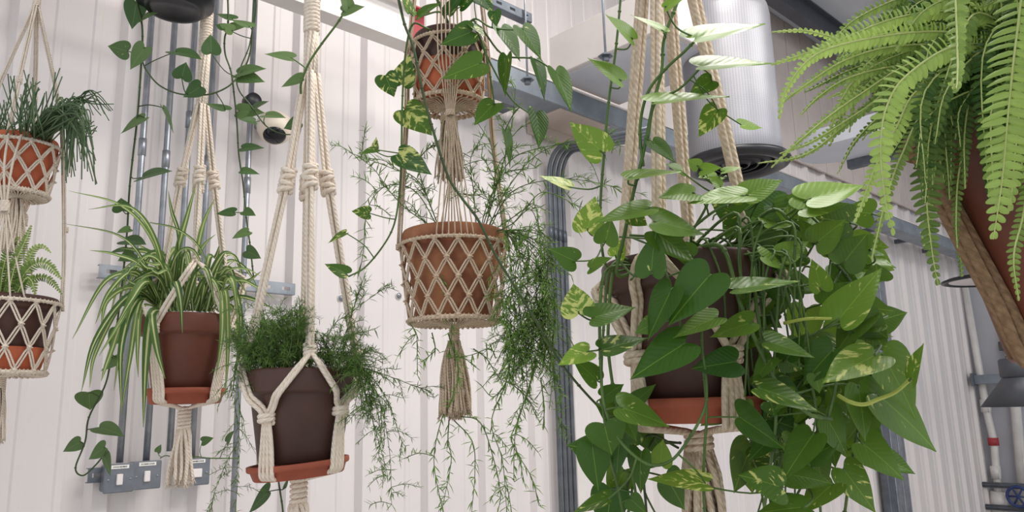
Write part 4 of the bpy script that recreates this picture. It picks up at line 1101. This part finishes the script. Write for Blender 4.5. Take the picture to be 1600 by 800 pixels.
# ================================================================== 6 the big pothos
ax=Axis(1080,520,1.46); k=ax.k; D=1.46
leg_hanger('thick weathered rope hanger around the big pothos pot',ax,M['ropeold'],-260,-200,-120,
  [(-78,430,.125),(-22,400,.120),(80,420,.128),(175,420,.125)],.014,-40,.045,None,None,560,.122,655,.125,676,706,960,.0062,4,.0225,ntas=34,tasr=.055,potr=potfn(ax,ax.z(412),ax.z(626),131*k,84*k,.24))
tp=thing('potted_pothos','huge bushy pothos with variegated leaves in a dark pot in the middle right','potted plant',ax.c(ax.z(625)))
pot(ax,ax.z(412),ax.z(626),131*k,84*k,M['choc'],tp,rim=.24)
saucer(ax,ax.z(622),ax.z(660),104*k,M['saucer'],'terracotta saucer under the big pothos pot')
VB={}
def vb(n,L,r=.0026,mat='vine'): VB[n]=[pxline(L,D,6),[],r,mat]
vb('a',[(1000,415,1.40),(950,420,1.36),(938,340,1.34),(944,240,1.33),(951,160,1.33),(960,95,1.33),(966,40,1.33),(972,-30,1.34)],.0026)
vb('b',[(1010,415,1.38),(965,430,1.33),(975,370,1.31),(990,300,1.31),(1005,240,1.31),(1020,165,1.31),(1034,110,1.31),(1038,60,1.32),(1060,0,1.33)],.0034)
vb('c',[(1005,260,1.31),(1000,200,1.31),(1012,145,1.31),(1040,108,1.29),(1068,82,1.28),(1090,60,1.28)],.0028)
vb('d',[(1012,220,1.31),(1024,160,1.30),(1060,140,1.28),(1095,106,1.27)],.0022)
vb('e',[(1000,415,1.38),(950,420,1.32),(938,470,1.28),(938,560,1.27),(944,630,1.26),(966,685,1.25),(1010,724,1.24),(1048,720,1.24),(1080,680,1.23),(1100,640,1.23),(1104,605,1.24),(1097,545,1.26)],.0028)
vb('f',[(1097,470,1.30),(1097,545,1.27),(1104,640,1.25),(1101,700,1.25),(1099,760,1.25),(1103,830,1.26)],.0026)
vb('g',[(1060,410,1.38),(1100,385,1.33),(1132,392,1.30),(1155,470,1.28),(1182,535,1.27),(1215,600,1.26),(1260,645,1.26),(1300,655,1.27)],.0042)
vb('h',[(1120,410,1.40),(1170,395,1.34),(1182,480,1.30),(1196,560,1.30),(1212,640,1.31),(1205,720,1.32),(1190,820,1.34)],.0034)
vb('i',[(1120,410,1.42),(1200,330,1.38),(1240,350,1.36),(1290,395,1.36),(1335,450,1.37),(1358,520,1.37),(1362,580,1.36),(1345,650,1.36),(1330,730,1.37),(1320,800,1.38)],.0034)
vb('j',[(1130,410,1.42),(1195,390,1.36),(1235,480,1.33),(1266,590,1.32),(1278,690,1.32),(1262,760,1.33),(1268,840,1.34)],.0034)
vb('k',[(1000,415,1.40),(962,410,1.37),(950,520,1.36),(957,600,1.36),(970,660,1.36),(985,720,1.36),(1002,830,1.37)],.0032)
vb('l',[(1000,415,1.40),(955,415,1.35),(944,500,1.33),(940,600,1.32),(950,700,1.32),(965,760,1.32),(980,840,1.33)],.0026)
vb('m',[(1070,412,1.40),(1060,380,1.36),(1090,350,1.33),(1125,325,1.32),(1160,315,1.32),(1200,300,1.34)],.0028)
vb('n',[(1085,412,1.40),(1080,370,1.36),(1100,330,1.33),(1120,290,1.33),(1135,275,1.34)],.0026)
vb('o',[(1150,412,1.42),(1190,370,1.40),(1225,330,1.40),(1245,320,1.40),(1280,350,1.41)],.0028)
vb('p',[(1080,412,1.40),(1040,385,1.34),(1040,420,1.31),(1046,440,1.29),(1058,480,1.28),(1068,540,1.27)],.0026)
vb('q',[(1310,618,1.26),(1328,628,1.24),(1350,632,1.23),(1372,624,1.22),(1400,612,1.21),(1427,588,1.21)],.0036,'vineyellow')
vb('r',[(1225,505,1.30),(1262,498,1.27),(1300,498,1.25)],.0030,'vineyellow')
vb('s',[(1120,410,1.42),(1180,440,1.36),(1230,580,1.36),(1230,680,1.36),(1210,760,1.36),(1215,840,1.38)],.0030)
LVB={
'a':[(988,61,946,22,18,1.27,.0,.6),(970,126,918,90,22,1.27,.0,.55),(940,237,889,190,46,1.29,.45,.7),(888,292,842,274,14,1.33,.8,.9),(918,360,930,306,46,1.28,.62,.7),(945,379,955,341,36,1.27,.15,.3),(899,408,857,388,34,1.28,.15,.2),(922,419,957,402,18,1.28,.3,.4)],
'b':[(1036,49,985,23,9,1.29,0,.7),(983,278,1068,268,14,1.26,.0,.7),(1012,326,930,348,26,1.25,.15,.5),(985,334,1012,353,28,1.28,.5,.3),(1020,222,1056,255,22,1.3,0,.2),(1018,428,1026,358,44,1.24,.2,.15),(962,400,975,372,26,1.33,.5,.8)],
'c':[(1088,60,1196,37,24,1.27,0,.65),(1040,12,1075,-8,14,1.28,0,.8)],
'd':[(1094,104,1206,99,20,1.26,0,.65),(1026,160,1140,151,16,1.25,0,.7),(1112,126,1075,151,28,1.3,.35,.25),(1121,171,1091,215,34,1.3,.5,.35),(1158,195,1192,200,14,1.32,.2,.9)],
'e':[(905,490,896,443,50,1.26,.78,.6),(925,497,993,480,34,1.24,.15,.25),(945,546,1012,528,30,1.25,.45,.15),(920,549,871,571,30,1.24,.45,.85),(932,594,893,558,30,1.27,.3,.25),(968,636,1046,667,40,1.22,.3,.35),(944,662,956,711,58,1.25,.3,.2),(925,694,935,767,50,1.27,.12,.12),(1102,755,1010,748,30,1.22,.55,.5),(950,780,893,802,22,1.27,.4,.2)],
'f':[(1150,565,1080,576,46,1.25,.05,.05),(1155,652,1226,702,42,1.24,.08,.12),(1270,680,1222,753,46,1.26,.1,.22),(1222,762,1153,742,50,1.23,.45,.25)],
'g':[(1175,503,1109,527,34,1.24,.3,.55),(1148,452,1250,439,24,1.24,.45,.3),(1185,606,1281,644,34,1.23,.5,.25),(1198,534,1273,559,28,1.25,.35,.3),(1366,556,1284,599,52,1.2,.55,.6),(1302,546,1254,603,50,1.28,.05,.12),(1312,498,1378,418,56,1.24,.4,.55)],
'h':[(1190,400,1229,419,20,1.28,.0,.6),(1160,470,1180,440,20),(1205,560,1175,600,26),(1212,640,1240,610,24),(1200,690,1170,720,28)],
'i':[(1262,312,1352,289,40,1.34,.1,.95),(1250,328,1327,318,32,1.33,.35,.7),(1275,380,1322,343,46,1.32,.1,.5),(1270,378,1247,340,26,1.33,.1,.5),(1318,411,1356,364,52,1.32,.05,.3),(1222,400,1264,377,34,1.3,.3,.65),(1330,386,1384,399,18,1.34,.0,.3),(1345,520,1396,526,18,1.36,.2,.4),(1352,508,1391,553,36,1.35,.05,.4),(1378,553,1431,656,58,1.29,.35,.5),(1370,616,1463,706,60,1.31,.3,.4),(1425,591,1443,536,20,1.2,.5,.4),(1345,691,1413,751,48,1.33,.0,.4),(1318,733,1369,802,46,1.34,.4,.35),(1283,452,1268,404,32,1.3,.3,.6),(1290,477,1331,440,46,1.31,.15,.3)],
'j':[(1340,602,1352,690,44,1.3,.05,.35),(1290,650,1323,712,42,1.31,.05,.3),(1265,714,1311,690,36,1.31,.05,.2),(1230,741,1301,756,40,1.3,.1,.3),(1302,756,1252,804,40,1.31,.3,.4),(1258,792,1178,803,34,1.25,.2,.25),(1242,615,1210,640,24),(1262,690,1240,660,30)],
'k':[(968,690,964,742,32,1.33,.05,.1),(1002,706,1001,772,34,1.32,.2,.15),(1032,726,1036,686,34,1.34,.2,.8),(1040,745,1070,797,42,1.33,.0,.15),(990,630,1025,600,24,1.33,.1,.2)],
'l':[(945,620,975,600,26),(950,720,930,700,20),(985,780,1010,802,28),(975,650,995,690,28)],
'm':[(1085,302,1028,309,28,1.28,.15,.55),(1162,306,1072,318,26,1.26,.2,.7),(1166,306,1224,281,36,1.28,.15,.6),(1022,346,1101,366,36,1.24,.1,.45),(1022,361,1087,413,42,1.26,.0,.3),(1142,316,1146,291,34,1.29,.0,.85)],
'n':[(1096,266,1128,262,18,1.31,.2,.8),(1091,260,1074,249,20,1.31,.0,.6),(1126,292,1104,274,16,1.31,.0,.9),(1130,268,1160,262,9,1.3,.0,.85),(1065,268,1040,256,12,1.31,0,.6),(1120,275,1090,278,14,1.33,0,.85)],
'o':[(1240,321,1262,347,28,1.36,.4,.5),(1225,345,1200,330,22,1.38,.1,.6),(1195,350,1240,352,18,1.37,.1,.6),(1170,350,1200,368,22),(1235,370,1200,385,24)],
'p':[(1083,401,1041,385,34,1.27,.0,.3),(1110,429,1044,509,68,1.22,.05,.12),(1050,451,1012,532,42,1.23,.05,.1),(1021,505,992,521,28,1.25,.15,.3),(1121,496,1052,528,30,1.23,.1,.45),(1071,536,984,593,58,1.22,.1,.1)],
's':[(1230,560,1260,520,30),(1230,620,1205,600,26),(1225,690,1260,705,30),(1210,740,1180,770,30),(1212,790,1240,770,28)],
}
for n,l in LVB.items(): VB[n][1]+=l
# foliage deeper inside the plant, hung on the vines that run there
for i in range(128):
    if i<100: x=R(1165,1375); y=R(330,720); n=random.choice('hijs'); d=R(1.34,1.5)
    elif i<118: x=R(1130,1260); y=R(300,420); n=random.choice('mo'); d=R(1.4,1.5)
    else: x=R(930,1010); y=R(610,790); n=random.choice('kl'); d=R(1.36,1.44)
    if 1000<x<1172 and y>400: continue
    a=R(0,2*pi); L=R(46,78); VB[n][1].append((x,y,x+L*math.cos(a),y+L*.8*math.sin(a)+14,R(30,56),d,R(0,.4),R(.0,.45) if x<1240 else R(.2,.65)))
for n,(line,lv,r,mt) in VB.items():
    vine(tp,line,lv,r,M['pothos'],M[mt],k,tint=(.2,.6) if n in 'ijo' else (.05,.4),varr=(.05,.4),maxpet=.13)
mm=None
for i in range(20):
    x=R(1085,1240); y=R(330,400); x2=x+R(-30,60); d_=R(1.29,1.38)
    L=[(1080+R(-30,60),412,1.40),(x,y,d_),((x+x2)/2+R(-10,10),(y+R(470,520))/2,d_-.02),(x2,R(480,640),d_)]
    xx,yy=x2,L[-1][1]
    vine(tp,pxline(L,1.35,6),[(xx+R(-12,12),yy+4,xx+R(-50,50),yy+R(20,50),R(24,38),d_-.02,R(.1,.45),R(.1,.6))] if i%2 else [],R(.0018,.0030),M['pothos'],M['vine'],k,maxpet=.2)
# tangle of stems and roots over the soil
mm=MB()
for i in range(46):
    x=R(1010,1200); y=R(370,420); d=R(1.34,1.5)
    mm.tube(pxline([(x,y,d),(x+R(-30,30),y+R(-14,14),d+R(-.02,.02)),(x+R(-60,60),y+R(-24,20),d+R(-.03,.03))],d,5),R(.0014,.003),6)
for i in range(16):
    x=R(950,1010) if i<6 else R(1180,1260); y=R(600,680)
    mm.tube(pxline([(x,y,1.4),(x+R(-10,20),y+60,1.41),(x+R(-20,30),y+140,1.42),(x+R(-20,30),y+220,1.42)],1.4,5),R(.0016,.0026),6)
tag(mm.build('stem_tangle',M['vine'],tp),kind='stuff')
mm=MB()
for L in [[(1062,692,1.45),(1030,690,1.42),(1010,700,1.4),(985,740,1.4),(975,800,1.4)],[(1060,700,1.42),(1020,680,1.4),(990,690,1.4),(960,660,1.4)],[(1040,650,1.42),(1020,690,1.4),(1005,720,1.4),(1010,800,1.4)]]: mm.tube(pxline(L,1.4,6),.0024,6)
mm.build('dark_runners',M['vinedark'],tp)

# ================================================================== 7 the fern at the right
ax=Axis(1684,360,1.0); k=ax.k
tp=thing('potted_fern','large bright sword fern in a red-brown pot at the right edge','potted plant',ax.c(ax.z(560)))
pot(ax,ax.z(175),ax.z(560),205*k,118*k,M['redbrown'],tp,rim=.2)
th=thing('rope_hanger','weathered brown rope hanger wrapped round the fern pot','plant hanger',ax.c(ax.z(620)))
for az in(-62,20,100,200):
    mm=MB()
    l_=[ax.at(.02,az,ax.z(-420)),ax.at(214*k,az-6,ax.z(150)),ax.at(216*k,az,ax.z(205)),ax.at(190*k,az+8,ax.z(330)),ax.at(152*k,az+16,ax.z(470)),ax.at(124*k,az+20,ax.z(560)),ax.at(.05,az+22,ax.z(585)),ax.at(.012,az+22,ax.z(590))]
    bundle(mm,crom(l_,7),4,.0075,.0085,2.4); mm.build('cord',M['ropebrown'],th)
    mm=MB(); coil(mm,ax.at(216*k,az,ax.z(215)),Z,.013,.03,3,.006,.05); mm.build('knot',M['ropebrown'],th)
mm=MB(); coil(mm,ax.c(ax.z(610)),Z,.02,.05,5,.006); mm.lathe([(0,ax.z(580)),(.019,ax.z(584)),(.019,ax.z(640)),(0,ax.z(640))],(ax.x,ax.y,0),14); mm.build('gathering_wrap',M['ropebrown'],th)
FR=[([(1600,60,1.0),(1500,20,.96),(1400,28,.93),(1290,72,.92),(1205,101,.92)],34,.6),
 ([(1600,70,1.0),(1480,50,.92),(1370,58,.9),(1275,85,.89),(1228,140,.89),(1217,186,.89)],34,.85),
 ([(1600,80,.98),(1500,70,.88),(1420,115,.85),(1386,165,.84),(1376,230,.84),(1383,310,.84),(1397,368,.84)],46,.75),
 ([(1640,20,.9),(1605,-30,.82),(1588,60,.8),(1576,170,.79),(1566,280,.79),(1552,374,.79)],72,.8),
 ([(1610,70,.98),(1530,20,.9),(1495,75,.88),(1472,140,.87),(1454,195,.87)],42,.45),
 ([(1600,90,1.0),(1450,90,.96),(1340,150,.95),(1260,210,.94),(1205,262,.94)],22,.6),
 ([(1600,90,1.0),(1440,110,.97),(1350,170,.96),(1270,220,.95),(1218,240,.95)],20,.6),
 ([(1600,100,1.0),(1470,110,.97),(1400,160,.96),(1340,215,.96),(1308,272,.96)],16,.3),
 ([(1600,60,1.0),(1420,50,.98),(1330,62,.97),(1260,48,.97),(1206,50,.97)],20,.8),
 ([(1600,120,.98),(1510,120,.94),(1460,200,.93),(1448,300,.93),(1456,390,.93),(1466,446,.93)],52,.35),
 ([(1600,100,.98),(1450,130,.9),(1400,200,.88),(1368,260,.88),(1346,320,.88),(1335,348,.88)],36,.95),
 ([(1600,110,1.0),(1460,160,.95),(1410,240,.93),(1385,310,.93),(1370,370,.93),(1362,405,.93)],26,.5),
 ([(1600,110,.96),(1530,120,.92),(1508,200,.91),(1508,295,.91)],28,.35),
 ([(1600,130,1.0),(1530,160,.97),(1500,260,.96),(1494,340,.96),(1496,388,.96)],26,.4),
 ([(1600,120,.93),(1560,140,.88),(1548,190,.86),(1556,310,.86),(1575,330,.86)],40,.55),
 ([(1610,110,.9),(1600,100,.84),(1590,200,.83),(1578,330,.83)],46,.7),
 ([(1600,150,1.02),(1540,250,1.0),(1528,340,1.0),(1545,430,1.0),(1556,492,1.0)],24,.3),
 ([(1620,200,.86),(1600,330,.84),(1584,400,.84),(1592,470,.84)],24,.6),
 ([(1600,80,1.0),(1430,70,.96),(1330,90,.95),(1255,135,.95),(1216,165,.95)],26,.5),
 ([(1600,80,1.0),(1420,100,.97),(1330,120,.96),(1280,150,.96),(1250,180,.96)],24,.55),
 ([(1600,90,1.0),(1430,120,.97),(1340,180,.96),(1260,240,.96),(1185,255,.96)],18,.6),
 ([(1600,40,1.0),(1560,-20,.95),(1500,-10,.92),(1440,20,.92),(1400,80,.92)],40,.4),
 ([(1600,40,1.0),(1570,0,.95),(1535,10,.93),(1515,5,.93)],30,.9)]
for L,w_,tn in FR: frond(tp,pxline(L,.95,6),w_*.84/FPX,.0066 if w_<40 else .0090,tint=(tn-.05,tn+.05),bare=.16)
pool=(MB(),MB())
for i in range(100):
    y1=R(-20,170); x1=R(1420,1560); d=R(.98,1.14); x2=x1-R(10,90); y2=y1+R(10,130)
    frond(tp,pxline([(1600+R(-20,40),R(40,150),1.0),((1600+x1)/2,min(y1,60)+R(-10,40),(1+d)/2),(x1,y1,d),(x2,y2,d)],d,5),R(24,38)/FPX,.0090,tint=(-.15,.3),bare=.12,pool=pool if i>14 else None)

for i in range(60):
    az=math.radians(R(-20,215)); dr=ax.f*math.cos(az)+ax.r*math.sin(az); rr=R(.20,.42); base=ax.c(ax.z(150))+dr*R(0,.08)
    if i<14: rr=R(.05,.2)
    frond(tp,crom([base,base+dr*rr*.35+Z*R(.10,.2),base+dr*rr*.8+Z*R(.08,.16),base+dr*rr*1.05+Z*R(-.12,.05),base+dr*rr*1.12-Z*R(.05,.25)],5),R(.03,.045),.0085,tint=(.1,.7),bare=.1,pool=pool)
stuff('inner_fronds',pool,tp,'fernstem','fern','pinnae')
for i in range(34):
    x1=R(1440,1600); d=R(.86,.97); y1=R(40,150)
    frond(tp,pxline([(1640+R(-30,40),R(60,170),.98),((1640+x1)/2,y1-R(0,30),(.98+d)/2),(x1,y1+R(30,60),d),(x1+R(-25,12),R(190,340),d)],d,5),R(24,40)/FPX,.0080,tint=(.0,.4),bare=.12)
for i in range(26):
    x1=R(1330,1480); d=R(.98,1.1); y1=R(20,130)
    frond(tp,pxline([(1600,R(30,110),1.0),((1600+x1)/2,min(y1,70)-R(0,40),(1+d)/2),(x1,y1,d),(x1-R(20,90),y1+R(30,110),d)],d,5),R(16,28)/FPX,.0068,tint=(.1,.7),bare=.12)
# ------------------------------------------------------------------ light
w=bpy.data.worlds.new('world'); sc.world=w; w.use_nodes=True
bg=w.node_tree.nodes['Background']; bg.inputs[0].default_value=(.93,.96,1,1); bg.inputs[1].default_value=.95
def area(name,loc,aim,sx,sy,pw,col=(1,1,1)):
    l=bpy.data.lights.new(name,'AREA'); l.shape='RECTANGLE'; l.size=sx; l.size_y=sy; l.energy=pw; l.color=col
    o=bpy.data.objects.new(name,l); COL.objects.link(o); o.location=loc
    o.rotation_euler=(V(aim)-V(loc)).to_track_quat('-Z','Y').to_euler(); return o
area('ceiling_light',W(1.2,4.4,1.7),W(1.2,0,1.5),1.6,.5,55,(1,.95,.90))
area('ceiling_light',W(3.2,4.5,3.6),W(3.4,0,2.6),2.2,1.0,90,(1,.97,.94))
area('ceiling_light',W(0.6,4.4,3.6),W(0.8,0,2.6),1.6,.7,50,(1,.97,.94))
area('ceiling_light',W(6.6,4.4,2.6),W(6.6,0,2.6),1.6,.7,24,(.97,.98,1))
sc.view_settings.view_transform='Standard'; sc.view_settings.look='None'; sc.view_settings.gamma=1; sc.view_settings.use_curve_mapping=False
sc.view_settings.exposure=-0.1
